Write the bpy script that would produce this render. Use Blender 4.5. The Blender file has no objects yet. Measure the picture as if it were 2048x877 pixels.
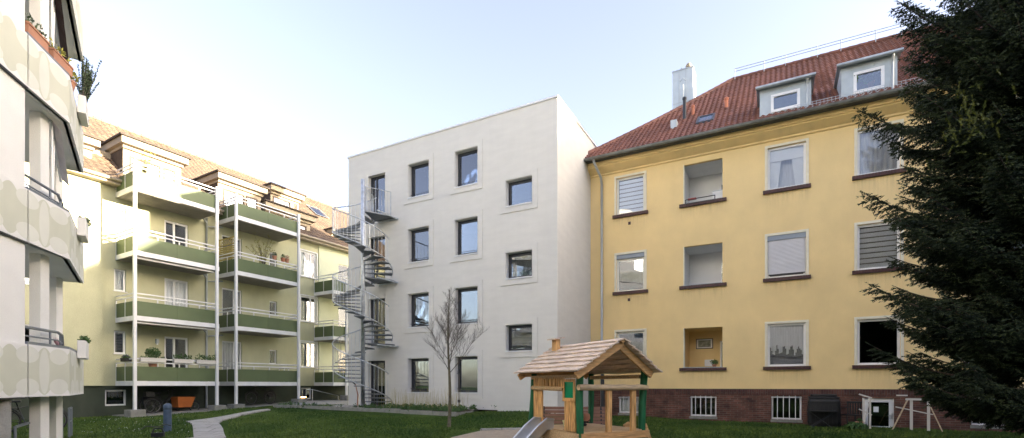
import bpy, math, random
import numpy as np
from mathutils import Vector, Matrix
R = math.radians
rnd = random.Random(7)
scene = bpy.context.scene
COL = scene.collection
CAMZ = 1.5

# ------------------------------------------------------------------ frames
class Frame:
    """a vertical plane in the courtyard: u runs along it, n into the building, z up"""
    def __init__(s, x, y, dx, dy):
        L = math.hypot(dx, dy); s.o = (x, y); s.d = (dx/L, dy/L); s.n = (-s.d[1], s.d[0])
        s.ang = math.atan2(s.d[1], s.d[0])
    def u(s, px, n=0):
        k = (px-1024)/1000; X0 = s.o[0]+s.n[0]*n; Y0 = s.o[1]+s.n[1]*n
        return (k*Y0-X0)/(s.d[0]-k*s.d[1])
    def dep(s, u, n=0): return s.o[1]+s.d[1]*u+s.n[1]*n
    def z(s, px, py, n=0): return CAMZ+(772-py)/1000*s.dep(s.u(px, n), n)
    def w(s, u, n, z=0): return Vector((s.o[0]+s.d[0]*u+s.n[0]*n, s.o[1]+s.d[1]*u+s.n[1]*n, z))
W = Frame(1.656, 18.2, .8822, -.4708)
Y = Frame(3.364, 21.4, .8822, -.4708)
G = Frame(-17.29, 21.9, .512, .859)
L = Frame(-8.67, 8.9, -.2642, .9645)

# ------------------------------------------------------------------ terrain
CP = [(-2, 7, 0.0), (3, 7, 0), (8, 7, 0), (-8, 7, .02), (-9, 13.5, .08), (-2, 13.3, .1), (3, 13, .05), (8, 12, .02), (-2.5, 15.6, .2),
      (-4, 18, .43), (0, 17.8, .46), (-8, 20, .5), (-11, 22, .52), (-12.5, 18.5, .33), (-9, 17, .3), (-15.8, 20.5, .2), (-18, 20.5, .19), (-14.2, 23.3, .28),
      (-11.5, 26.5, .48), (-10, 30, .62), (.5, 18.6, .56), (-3.6, 21, .58), (-8, 23, .6), (3.3, 21.2, .22), (2.3, 19.4, .42), (3.5, 18.2, .28),
      (8, 18.6, .17), (11, 17, .13), (15, 14.8, .1), (5, 16, .16), (18, 10, .05), (13, 9, .03), (-13, 14, .12), (-16, 17, .15), (-22, 20, .15), (-3, 30, .6), (10, 25, .2)]
CPa = np.array(CP)
def ter_np(X, Yy):
    d2 = (X[..., None]-CPa[:, 0])**2+(Yy[..., None]-CPa[:, 1])**2+.35
    w = d2**-2.0
    return (w*CPa[:, 2]).sum(-1)/w.sum(-1)
def ter(x, y): return float(ter_np(np.array([x]), np.array([y]))[0])
def gp(px, py):
    k = (px-1024)/1000; t = (py-772)/1000; D = 1.2/max(t, .01)
    for _ in range(30):
        D = .5*D+.5*(CAMZ-ter(k*D, D))/t
    return Vector((k*D, D, ter(k*D, D)))

# ------------------------------------------------------------------ mesh builder
class MB:
    def __init__(s): s.v = []; s.f = []; s.sm = False
    def quad(s, *p):
        i = len(s.v); s.v += [tuple(q) for q in p]; s.f.append(tuple(range(i, i+len(p)))); return s
    def box(s, x0, x1, y0, y1, z0, z1):
        if x0 > x1: x0, x1 = x1, x0
        if y0 > y1: y0, y1 = y1, y0
        if z0 > z1: z0, z1 = z1, z0
        i = len(s.v)
        s.v += [(x0,y0,z0),(x1,y0,z0),(x1,y1,z0),(x0,y1,z0),(x0,y0,z1),(x1,y0,z1),(x1,y1,z1),(x0,y1,z1)]
        s.f += [tuple(i+k for k in q) for q in ((0,3,2,1),(4,5,6,7),(0,1,5,4),(1,2,6,5),(2,3,7,6),(3,0,4,7))]
        return s
    def prism(s, poly, z0, z1):
        n = len(poly); i = len(s.v)
        z0f = z0 if callable(z0) else (lambda p: z0)
        z1f = z1 if callable(z1) else (lambda p: z1)
        s.v += [(p[0], p[1], z0f(p)) for p in poly]+[(p[0], p[1], z1f(p)) for p in poly]
        s.f.append(tuple(i+k for k in reversed(range(n)))); s.f.append(tuple(i+n+k for k in range(n)))
        for k in range(n):
            j = (k+1) % n; s.f.append((i+k, i+j, i+n+j, i+n+k))
        return s
    def tube(s, pts, r, seg=8, closed=False, caps=True):
        pts = [Vector(p) for p in pts]; m = len(pts)
        rs = r if isinstance(r, (list, tuple)) else [r]*m
        i0 = len(s.v); up = None
        for k, p in enumerate(pts):
            if closed: t = pts[(k+1) % m]-pts[k-1]
            else: t = pts[min(k+1, m-1)]-pts[max(k-1, 0)]
            t = t.normalized() if t.length > 1e-9 else Vector((0, 0, 1))
            if up is None:
                up = Vector((0, 0, 1)) if abs(t.z) < .9 else Vector((1, 0, 0))
            a = t.cross(up)
            if a.length < 1e-4: a = t.cross(Vector((1, .3, 0)))
            a.normalize(); b = a.cross(t).normalized(); up = b
            for q in range(seg):
                th = 2*math.pi*(q+.5)/seg
                s.v.append(tuple(p+a*math.cos(th)*rs[k]+b*math.sin(th)*rs[k]))
        rng = m if closed else m-1
        for k in range(rng):
            k2 = (k+1) % m
            for q in range(seg):
                q2 = (q+1) % seg
                s.f.append((i0+k*seg+q, i0+k*seg+q2, i0+k2*seg+q2, i0+k2*seg+q))
        if caps and not closed:
            s.f.append(tuple(i0+q for q in range(seg))); s.f.append(tuple(i0+(m-1)*seg+q for q in reversed(range(seg))))
        return s
    def bar(s, a, b, w, h):
        """square bar between two points"""
        return s.tube([a, b], max(w, h)*.707, 4)
    def lathe(s, c, prof, seg=16):
        i0 = len(s.v)
        for r, z in prof:
            for q in range(seg):
                th = 2*math.pi*q/seg; s.v.append((c[0]+r*math.cos(th), c[1]+r*math.sin(th), c[2]+z))
        for k in range(len(prof)-1):
            for q in range(seg):
                q2 = (q+1) % seg; s.f.append((i0+k*seg+q, i0+k*seg+q2, i0+(k+1)*seg+q2, i0+(k+1)*seg+q))
        s.f.append(tuple(i0+(len(prof)-1)*seg+q for q in range(seg)))
        s.f.append(tuple(i0+q for q in reversed(range(seg))))
        return s
    def wheel(s, c, ax, r, rt, seg=24, ts=6):
        """torus whose axis is the horizontal unit vector ax"""
        ax = Vector(ax).normalized(); e1 = Vector((0, 0, 1)); e2 = ax.cross(e1)
        pts = [Vector(c)+(e1*math.cos(2*math.pi*k/seg)+e2*math.sin(2*math.pi*k/seg))*r for k in range(seg)]
        i0 = len(s.v)
        for k in range(seg):
            rad = (pts[k]-Vector(c)).normalized()
            for q in range(ts):
                th = 2*math.pi*q/ts; s.v.append(tuple(pts[k]+rad*math.cos(th)*rt+ax*math.sin(th)*rt))
        for k in range(seg):
            k2 = (k+1) % seg
            for q in range(ts):
                q2 = (q+1) % ts; s.f.append((i0+k*ts+q, i0+k*ts+q2, i0+k2*ts+q2, i0+k2*ts+q))
        return s
    def build(s, name, mat, parent=None, label=None, smooth=False, loc=None, bevel=0):
        me = bpy.data.meshes.new(name); me.from_pydata(s.v, [], s.f); me.materials.append(mat)
        if smooth: me.polygons.foreach_set('use_smooth', [True]*len(me.polygons))
        me.update()
        o = bpy.data.objects.new(name, me); COL.objects.link(o)
        if parent: o.parent = parent
        if loc is not None: o.location = loc
        if label: o['label'] = label
        if bevel:
            b = o.modifiers.new('b', 'BEVEL'); b.width = bevel; b.segments = 2; b.limit_method = 'ANGLE'
        return o

def np_mesh(name, verts, nper, mat, parent=None):
    """verts: (N*nper,3) array, each nper vertices one polygon"""
    me = bpy.data.meshes.new(name); n = len(verts); f = n//nper
    me.vertices.add(n); me.vertices.foreach_set('co', np.ascontiguousarray(verts, dtype=np.float32).ravel())
    me.loops.add(n); me.loops.foreach_set('vertex_index', np.arange(n, dtype=np.int32))
    me.polygons.add(f); me.polygons.foreach_set('loop_start', np.arange(0, n, nper, dtype=np.int32))
    me.materials.append(mat); me.update(calc_edges=True); me.validate()
    o = bpy.data.objects.new(name, me); COL.objects.link(o)
    if parent: o.parent = parent
    return o

def tag(o, label, cat, group=None, kind=None):
    o['label'] = label; o['category'] = cat
    if group: o['group'] = group
    if kind: o['kind'] = kind
    return o
def struct(o): o['kind'] = 'structure'; return o
def root(name, loc, rz, label, cat, group=None):
    o = bpy.data.objects.new(name, None); COL.objects.link(o); o.location = loc; o.rotation_euler = (0, 0, rz)
    o.empty_display_size = .3
    return tag(o, label, cat, group)
def froot(fr, name, label, cat, group=None):
    return root(name, (fr.o[0], fr.o[1], 0), fr.ang, label, cat, group)

# ------------------------------------------------------------------ materials
def new_mat(name):
    m = bpy.data.materials.new(name); m.use_nodes = True; nt = m.node_tree
    return m, nt, nt.nodes, nt.links, nt.nodes['Principled BSDF']
def mat(name, col, rough=.6, metal=0, var=.12, vscale=3, bump=0, bscale=60, stretch=None, col2=None, spec=None, detail=5, fine=0):
    m, nt, N, K, P = new_mat(name)
    P.inputs['Roughness'].default_value = rough; P.inputs['Metallic'].default_value = metal
    if spec is not None: P.inputs['Specular IOR Level'].default_value = spec
    tc = N.new('ShaderNodeTexCoord'); mp = N.new('ShaderNodeMapping'); K.new(tc.outputs['Object'], mp.inputs[0])
    if stretch: mp.inputs['Scale'].default_value = stretch
    nz = N.new('ShaderNodeTexNoise'); nz.inputs['Scale'].default_value = vscale; nz.inputs['Detail'].default_value = detail
    K.new(mp.outputs[0], nz.inputs[0])
    cr = N.new('ShaderNodeValToRGB'); K.new(nz.outputs[0], cr.inputs[0])
    a = [c*(1-var) for c in col]; b = [min(1, c*(1+var)) for c in (col2 or col)]
    cr.color_ramp.elements[0].position = .32; cr.color_ramp.elements[1].position = .68
    cr.color_ramp.elements[0].color = (*a, 1); cr.color_ramp.elements[1].color = (*b, 1)
    out = cr.outputs[0]
    if fine:
        n3 = N.new('ShaderNodeTexNoise'); n3.inputs['Scale'].default_value = bscale; n3.inputs['Detail'].default_value = 4
        K.new(tc.outputs['Object'], n3.inputs[0])
        mr = N.new('ShaderNodeMapRange'); mr.inputs[1].default_value = .3; mr.inputs[2].default_value = .7
        mr.inputs[3].default_value = 1-fine; mr.inputs[4].default_value = 1+fine; K.new(n3.outputs[0], mr.inputs[0])
        mx = N.new('ShaderNodeMix'); mx.data_type = 'RGBA'; mx.blend_type = 'MULTIPLY'; mx.inputs[0].default_value = 1
        K.new(out, mx.inputs[6]); K.new(mr.outputs[0], mx.inputs[7]); out = mx.outputs[2]
    K.new(out, P.inputs['Base Color'])
    if bump:
        n2 = N.new('ShaderNodeTexNoise'); n2.inputs['Scale'].default_value = bscale; n2.inputs['Detail'].default_value = 6
        K.new(mp.outputs[0], n2.inputs[0]); bp = N.new('ShaderNodeBump'); bp.inputs['Strength'].default_value = bump
        bp.inputs['Distance'].default_value = .02
        K.new(n2.outputs[0], bp.inputs['Height']); K.new(bp.outputs[0], P.inputs['Normal'])
    m['_p'] = 1
    return m

def stain(m, amount=.25, col=(.3, .27, .2), sc=(1.2, 1.2, .25), lo=.5, hi=.8):
    """vertical weather streaks multiplied on the base colour"""
    nt = m.node_tree; N, K = nt.nodes, nt.links; P = N['Principled BSDF']
    src = P.inputs['Base Color'].links[0].from_socket
    tc = N.new('ShaderNodeTexCoord'); mp = N.new('ShaderNodeMapping'); mp.inputs['Scale'].default_value = sc
    K.new(tc.outputs['Object'], mp.inputs[0]); nz = N.new('ShaderNodeTexNoise'); nz.inputs['Scale'].default_value = 2.2
    nz.inputs['Detail'].default_value = 8; nz.inputs['Roughness'].default_value = .62; K.new(mp.outputs[0], nz.inputs[0])
    mr = N.new('ShaderNodeMapRange'); mr.inputs[1].default_value = lo; mr.inputs[2].default_value = hi; mr.inputs[4].default_value = amount
    K.new(nz.outputs[0], mr.inputs[0])
    mx = N.new('ShaderNodeMix'); mx.data_type = 'RGBA'; K.new(mr.outputs[0], mx.inputs[0]); K.new(src, mx.inputs[6]); mx.inputs[7].default_value = (*col, 1)
    K.new(mx.outputs[2], P.inputs['Base Color'])
    return m

M = {}
M['white_plaster'] = stain(mat('white_plaster', (.67, .65, .605), .9, var=.035, vscale=1.3, bump=.25, bscale=45, stretch=(1, 1, 3.5), fine=.03), .25, (.58, .56, .52), (1.5, 1.5, .22), .42, .8)
M['white_panel'] = mat('white_panel', (.76, .745, .71), .9, var=.03, vscale=2, bump=.2, bscale=50, fine=.03)
M['sill_metal'] = mat('sill_metal', (.68, .68, .68), .35, var=.03)
M['anthracite'] = mat('anthracite', (.025, .027, .034), .4, var=.1)
M['yellow'] = stain(mat('yellow_plaster', (.82, .62, .305), .92, var=.05, vscale=.9, bump=.3, bscale=50, fine=.04), .35, (.70, .52, .26), (1.1, 1.1, .6), .42, .85)
M['cream'] = mat('cream_trim', (.74, .69, .55), .75, var=.05, vscale=5)
M['cornice'] = stain(mat('cornice', (.80, .61, .30), .85, var=.06, vscale=2), .25, (.4, .3, .16), (1, 1, .2))
M['sill_brick'] = mat('sill_brick', (.06, .02, .017), .55, var=.4, vscale=12, bump=.2, bscale=30)
M['pvc'] = mat('white_pvc', (.78, .78, .78), .35, var=.02)
M['frame_cream'] = mat('frame_cream', (.72, .70, .62), .45, var=.04)
M['interior'] = mat('interior', (.09, .085, .075), .9, var=.3, vscale=1.3)
M['loggia_white'] = mat('loggia_white', (.78, .78, .77), .9, var=.03)
M['zinc'] = mat('zinc', (.42, .45, .46), .45, .5, var=.15, vscale=4, stretch=(1, 1, .3))
M['zinc_light'] = mat('zinc_light', (.44, .49, .52), .55, .15, var=.08, vscale=3)
M['gutter'] = mat('gutter_zinc', (.19, .20, .19), .55, .15, var=.3, vscale=3)
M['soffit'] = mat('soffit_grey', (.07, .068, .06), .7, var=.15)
M['galv'] = mat('galvanised', (.48, .51, .54), .38, .65, var=.2, vscale=9)
M['galv_grate'] = mat('galvanised_tread', (.17, .185, .20), .5, .5, var=.25, vscale=15)
M['green_wall'] = stain(mat('green_wall', (.53, .52, .34), .92, var=.06, vscale=1.1, bump=.6, bscale=35, fine=.06), .4, (.42, .425, .26), (1.1, 1.1, .5), .45, .8)
M['green_wall_light'] = stain(mat('green_wall_light', (.66, .69, .50), .92, var=.04, vscale=1.1, bump=.5, bscale=35, fine=.05), .2, (.5, .53, .38), (1.1, 1.1, .4))
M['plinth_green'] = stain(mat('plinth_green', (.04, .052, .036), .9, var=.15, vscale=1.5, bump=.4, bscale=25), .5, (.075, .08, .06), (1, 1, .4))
M['panel_green'] = mat('panel_green', (.10, .135, .058), .55, var=.09, vscale=1.4)
M['white_paint'] = mat('white_paint', (.76, .755, .75), .5, var=.06, vscale=3)
M['white_weathered'] = stain(mat('white_weathered', (.64, .61, .56), .7, var=.08), .35, (.4, .36, .3))
M['corrugated'] = mat('corrugated', (.28, .26, .23), .6, var=.1)
M['brown_cladding'] = mat('brown_cladding', (.06, .045, .036), .8, var=.25, vscale=6)
M['dormer_beige'] = mat('dormer_beige', (.34, .285, .21), .7, var=.07, vscale=3)
M['concrete'] = stain(mat('concrete', (.24, .235, .21), .9, var=.15, vscale=5, bump=.4, bscale=40, fine=.1), .3, (.2, .19, .16))
M['paving'] = mat('paving', (.34, .33, .31), .9, var=.1, vscale=4, bump=.3, bscale=60, fine=.08)
M['sand'] = mat('sand', (.33, .27, .20), .95, var=.12, vscale=6, bump=.5, bscale=70, fine=.15)
M['soil'] = mat('soil', (.075, .05, .035), .95, var=.4, vscale=12, bump=.8, bscale=40)
M['wood'] = mat('wood_honey', (.52, .28, .10), .6, var=.35, vscale=5, bump=.3, bscale=30, stretch=(6, 6, .7), col2=(.60, .35, .14))
M['wood_along'] = mat('wood_beam', (.50, .29, .12), .62, var=.3, vscale=5, bump=.3, bscale=30, stretch=(.9, 7, 7))
M['wood_deck'] = mat('wood_deck', (.52, .36, .20), .7, var=.25, vscale=5, stretch=(1, 8, 8), bump=.2, bscale=30)
M['shingle'] = mat('roof_board', (.56, .45, .36), .85, var=.22, vscale=4, bump=.5, bscale=35, stretch=(6, .8, 6), col2=(.66, .54, .44), fine=.12)
M['log'] = mat('log_pale', (.50, .38, .24), .7, var=.25, vscale=6, bump=.3, stretch=(.7, 5, 5))
M['green_post'] = mat('green_post', (.003, .10, .036), .5, var=.25, vscale=6, bump=.3, bscale=25, stretch=(3, 3, .6))
M['green_glass'] = mat('green_pane', (.01, .26, .13), .08, var=.2, vscale=2)
M['steel'] = mat('slide_steel', (.60, .61, .62), .32, .9, var=.08, vscale=8)
M['bench_wood'] = mat('bench_slats', (.24, .13, .09), .6, var=.12, vscale=5)
M['dark_metal'] = mat('dark_metal', (.03, .032, .036), .45, .3, var=.1)
M['grey_rail'] = mat('grey_rail', (.16, .18, .21), .45, .3, var=.08)
M['blue_bollard'] = mat('blue_bollard', (.045, .075, .125), .5, var=.2, vscale=8)
M['black_plastic'] = mat('black_plastic', (.010, .011, .013), .5, var=.2)
M['rubber'] = mat('rubber', (.02, .02, .02), .8, var=.1)
M['rim'] = mat('rim', (.12, .12, .13), .5, .5, var=.1)
M['orange_box'] = mat('orange_box', (.42, .12, .025), .5, var=.12)
M['terracotta'] = mat('terracotta', (.42, .20, .12), .8, var=.15)
M['redtube'] = mat('terracotta_pipe', (.48, .17, .09), .7, var=.1)
M['bark'] = mat('bark', (.11, .095, .06), .9, var=.3, vscale=14, bump=.6, bscale=40)
M['bark_dark'] = mat('bark_dark', (.055, .04, .03), .95, var=.3, vscale=10, bump=.5)
M['twig'] = mat('twig', (.095, .08, .068), .8, var=.2)
M['curtain'] = mat('curtain_white', (.78, .78, .78), .9, var=.04)
M['curtain_grey'] = mat('curtain_grey', (.58, .58, .60), .9, var=.12, vscale=6, stretch=(6, 1, .3))
M['curtain_beige'] = mat('curtain_beige', (.30, .28, .25), .9, var=.2, vscale=5, stretch=(5, 1, .3))
M['zinc_pale'] = mat('zinc_pale', (.50, .56, .60), .5, .1, var=.1, vscale=2)
M['brown_frame'] = mat('brown_frame', (.10, .065, .04), .6)
M['blind'] = mat('blind_white', (.80, .80, .82), .7, var=.02)
M['shutter'] = mat('roller_shutter', (.62, .61, .62), .6, var=.04)
M['shutterbox'] = mat('shutter_box', (.25, .29, .34), .5, var=.05)
M['awning_red'] = mat('awning_dark', (.05, .022, .02), .8, var=.2)
M['awning_pink'] = mat('awning_stripe', (.62, .55, .56), .8, var=.08)
M['cloth_green'] = mat('cloth_green', (.01, .22, .15), .8, var=.2)
M['cloth_pink'] = mat('cloth_pink', (.42, .22, .25), .8, var=.2)
M['yellow_lattice'] = mat('lattice_wood', (.38, .30, .08), .7, var=.15)
M['leaf'] = mat('leaf_green', (.05, .11, .025), .6, var=.5, vscale=30)
M['leaf_rosemary'] = mat('leaf_grey_green', (.075, .11, .05), .65, var=.4, vscale=20)
M['leaf_yellow'] = mat('leaf_yellow', (.30, .28, .04), .6, var=.3, vscale=20)
M['flower_violet'] = mat('flower_violet', (.12, .03, .30), .6, var=.3)
M['flower_mix'] = mat('flower_pale', (.5, .35, .25), .6, var=.4, vscale=30)
M['bucket'] = mat('toy_bucket', (.12, .42, .60), .4, var=.7, vscale=22, col2=(.9, .55, .25))
M['paper'] = mat('paper', (.75, .78, .8), .8, var=.02)
M['picture'] = mat('picture_print', (.22, .23, .18), .5, var=.6, vscale=9)
M['dry_grass'] = mat('dry_stalk', (.38, .32, .12), .9, var=.3)

# brick
def brick_mat(name, c1, c2, mortar, scale=1.0, soldier=False):
    m, nt, N, K, P = new_mat(name)
    tc = N.new('ShaderNodeTexCoord'); sp = N.new('ShaderNodeSeparateXYZ'); K.new(tc.outputs['Object'], sp.inputs[0])
    cb = N.new('ShaderNodeCombineXYZ')
    if soldier: K.new(sp.outputs[2], cb.inputs[0]); K.new(sp.outputs[0], cb.inputs[1])
    else: K.new(sp.outputs[0], cb.inputs[0]); K.new(sp.outputs[2], cb.inputs[1])
    b = N.new('ShaderNodeTexBrick'); K.new(cb.outputs[0], b.inputs[0])
    b.inputs['Scale'].default_value = scale; b.inputs['Brick Width'].default_value = .25; b.inputs['Row Height'].default_value = .075
    b.inputs['Mortar Size'].default_value = .007; b.inputs['Mortar Smooth'].default_value = .1; b.inputs['Bias'].default_value = -.1
    b.inputs['Color1'].default_value = (*c1, 1); b.inputs['Color2'].default_value = (*c2, 1); b.inputs['Mortar'].default_value = (*mortar, 1)
    nz = N.new('ShaderNodeTexNoise'); nz.inputs['Scale'].default_value = 2.5; nz.inputs['Detail'].default_value = 8; K.new(tc.outputs['Object'], nz.inputs[0])
    mr = N.new('ShaderNodeMapRange'); mr.inputs[1].default_value = .3; mr.inputs[2].default_value = .7; mr.inputs[3].default_value = .55; mr.inputs[4].default_value = 1.5; K.new(nz.outputs[0], mr.inputs[0])
    mx = N.new('ShaderNodeMix'); mx.data_type = 'RGBA'; mx.blend_type = 'MULTIPLY'; mx.inputs[0].default_value = 1
    K.new(b.outputs['Color'], mx.inputs[6]); K.new(mr.outputs[0], mx.inputs[7]); K.new(mx.outputs[2], P.inputs['Base Color'])
    P.inputs['Roughness'].default_value = .8
    bp = N.new('ShaderNodeBump'); bp.inputs['Strength'].default_value = .6; bp.inputs['Distance'].default_value = .01
    iv = N.new('ShaderNodeMath'); iv.operation = 'SUBTRACT'; iv.inputs[0].default_value = 1; K.new(b.outputs['Fac'], iv.inputs[1])
    K.new(iv.outputs[0], bp.inputs['Height']); K.new(bp.outputs[0], P.inputs['Normal'])
    return m
M['brick'] = brick_mat('brick_plinth', (.13, .05, .034), (.065, .028, .021), (.13, .095, .07))
M['brick_soldier'] = brick_mat('brick_soldier', (.10, .038, .027), (.055, .023, .019), (.09, .06, .05), soldier=True)

# tiles: colour per tile
def tile_mat(name, c1, c2, tw, th, lichen=None):
    m, nt, N, K, P = new_mat(name)
    tc = N.new('ShaderNodeTexCoord'); mp = N.new('ShaderNodeMapping'); mp.inputs['Scale'].default_value = (1/tw, 1/th, 1/th)
    K.new(tc.outputs['Object'], mp.inputs[0])
    wn = N.new('ShaderNodeTexNoise'); wn.inputs['Scale'].default_value = 1.1; wn.inputs['Detail'].default_value = 2; K.new(mp.outputs[0], wn.inputs[0])
    n2 = N.new('ShaderNodeTexNoise'); n2.inputs['Scale'].default_value = .8; n2.inputs['Detail'].default_value = 6; K.new(tc.outputs['Object'], n2.inputs[0])
    ad = N.new('ShaderNodeMath'); K.new(wn.outputs[0], ad.inputs[0]); K.new(n2.outputs[0], ad.inputs[1])
    cr = N.new('ShaderNodeValToRGB'); K.new(ad.outputs[0], cr.inputs[0])
    cr.color_ramp.elements[0].position = .8; cr.color_ramp.elements[1].position = 1.2
    cr.color_ramp.elements[0].color = (*c2, 1); cr.color_ramp.elements[1].color = (*c1, 1)
    ad.operation = 'ADD'
    cr.color_ramp.elements[0].position = .40; cr.color_ramp.elements[1].position = .62
    hv = N.new('ShaderNodeMath'); hv.operation = 'MULTIPLY'; hv.inputs[1].default_value = .5; K.new(ad.outputs[0], hv.inputs[0]); K.new(hv.outputs[0], cr.inputs[0])
    K.new(cr.outputs[0], P.inputs['Base Color']); P.inputs['Roughness'].default_value = .65
    return m
M['tile_red'] = tile_mat('tile_red', (.235, .095, .066), (.15, .062, .045), .20, .28)
M['tile_brown'] = tile_mat('tile_brown', (.19, .135, .095), (.12, .088, .064), .3, .35)

# glass
def glass(name, tint, refl, rough=.01):
    m, nt, N, K, P = new_mat(name); N.remove(P)
    out = N['Material Output']; tr = N.new('ShaderNodeBsdfTransparent'); tr.inputs[0].default_value = (*tint, 1)
    gl = N.new('ShaderNodeBsdfGlossy'); gl.inputs['Roughness'].default_value = rough; gl.inputs[0].default_value = (.92, .95, 1, 1)
    lw = N.new('ShaderNodeFresnel'); lw.inputs[0].default_value = 1.6
    mr = N.new('ShaderNodeMapRange'); mr.inputs[3].default_value = refl; mr.inputs[4].default_value = 1; K.new(lw.outputs[0], mr.inputs[0])
    mx = N.new('ShaderNodeMixShader'); K.new(mr.outputs[0], mx.inputs[0]); K.new(tr.outputs[0], mx.inputs[1]); K.new(gl.outputs[0], mx.inputs[2])
    tc = N.new('ShaderNodeTexCoord'); nz = N.new('ShaderNodeTexNoise'); nz.inputs['Scale'].default_value = 1.4; nz.inputs['Detail'].default_value = 1
    K.new(tc.outputs['Object'], nz.inputs[0]); bp = N.new('ShaderNodeBump'); bp.inputs['Strength'].default_value = .25; bp.inputs['Distance'].default_value = .01
    K.new(nz.outputs[0], bp.inputs['Height']); K.new(bp.outputs[0], gl.inputs['Normal'])
    K.new(mx.outputs[0], out.inputs[0]); return m
M['glass'] = glass('glass', (.75, .8, .82), .12)
M['glass_old'] = glass('glass_clear', (.96, .97, .97), .03)
M['glass_dark'] = glass('glass_dark', (.35, .38, .4), .06)

def emit(name, col, st):
    m, nt, N, K, P = new_mat(name); P.inputs['Emission Color'].default_value = (*col, 1); P.inputs['Emission Strength'].default_value = st; return m
M['lamp'] = emit('lamp_glow', (1, .55, .18), 4)
M['lit_room'] = emit('lit_blind', (1, .92, .7), 1.1)

def streak_mat(name, col, amt):
    m, nt, N, K, P = new_mat(name); P.inputs['Base Color'].default_value = (*col, 1); P.inputs['Roughness'].default_value = .95
    tc = N.new('ShaderNodeTexCoord'); sp = N.new('ShaderNodeSeparateXYZ'); K.new(tc.outputs['UV'], sp.inputs[0])
    mp = N.new('ShaderNodeMapping'); mp.inputs['Scale'].default_value = (16, 16, .9); K.new(tc.outputs['Object'], mp.inputs[0])
    nz = N.new('ShaderNodeTexNoise'); nz.inputs['Scale'].default_value = 1; nz.inputs['Detail'].default_value = 5; K.new(mp.outputs[0], nz.inputs[0])
    mr = N.new('ShaderNodeMapRange'); mr.inputs[1].default_value = .42; mr.inputs[2].default_value = .75; K.new(nz.outputs[0], mr.inputs[0])
    f = N.new('ShaderNodeMath'); f.operation = 'POWER'; K.new(sp.outputs[1], f.inputs[0]); f.inputs[1].default_value = 1.4
    # sides fade out
    e = N.new('ShaderNodeMath'); e.operation = 'PINGPONG'; K.new(sp.outputs[0], e.inputs[0]); e.inputs[1].default_value = .5
    e2 = N.new('ShaderNodeMapRange'); e2.inputs[2].default_value = .12; K.new(e.outputs[0], e2.inputs[0])
    a = N.new('ShaderNodeMath'); a.operation = 'MULTIPLY'; K.new(mr.outputs[0], a.inputs[0]); K.new(f.outputs[0], a.inputs[1])
    b = N.new('ShaderNodeMath'); b.operation = 'MULTIPLY'; K.new(a.outputs[0], b.inputs[0]); K.new(e2.outputs[0], b.inputs[1])
    c = N.new('ShaderNodeMath'); c.operation = 'MULTIPLY'; K.new(b.outputs[0], c.inputs[0]); c.inputs[1].default_value = amt
    K.new(c.outputs[0], P.inputs['Alpha']); return m
M['streak_yellow'] = streak_mat('streak_yellow', (.42, .30, .16), .18)
def streaks(par, a, b, z1, h, n, mt):
    me = bpy.data.meshes.new('rain_streaks'); me.from_pydata([(a, n, z1-h), (b, n, z1-h), (b, n, z1), (a, n, z1)], [], [(0, 1, 2, 3)]); me.materials.append(M[mt])
    ul = me.uv_layers.new(name='UVMap')
    for i, q in enumerate(((0, 0), (1, 0), (1, 1), (0, 1))): ul.data[i].uv = q
    o = bpy.data.objects.new('rain_streaks', me); COL.objects.link(o); o.parent = par

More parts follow.
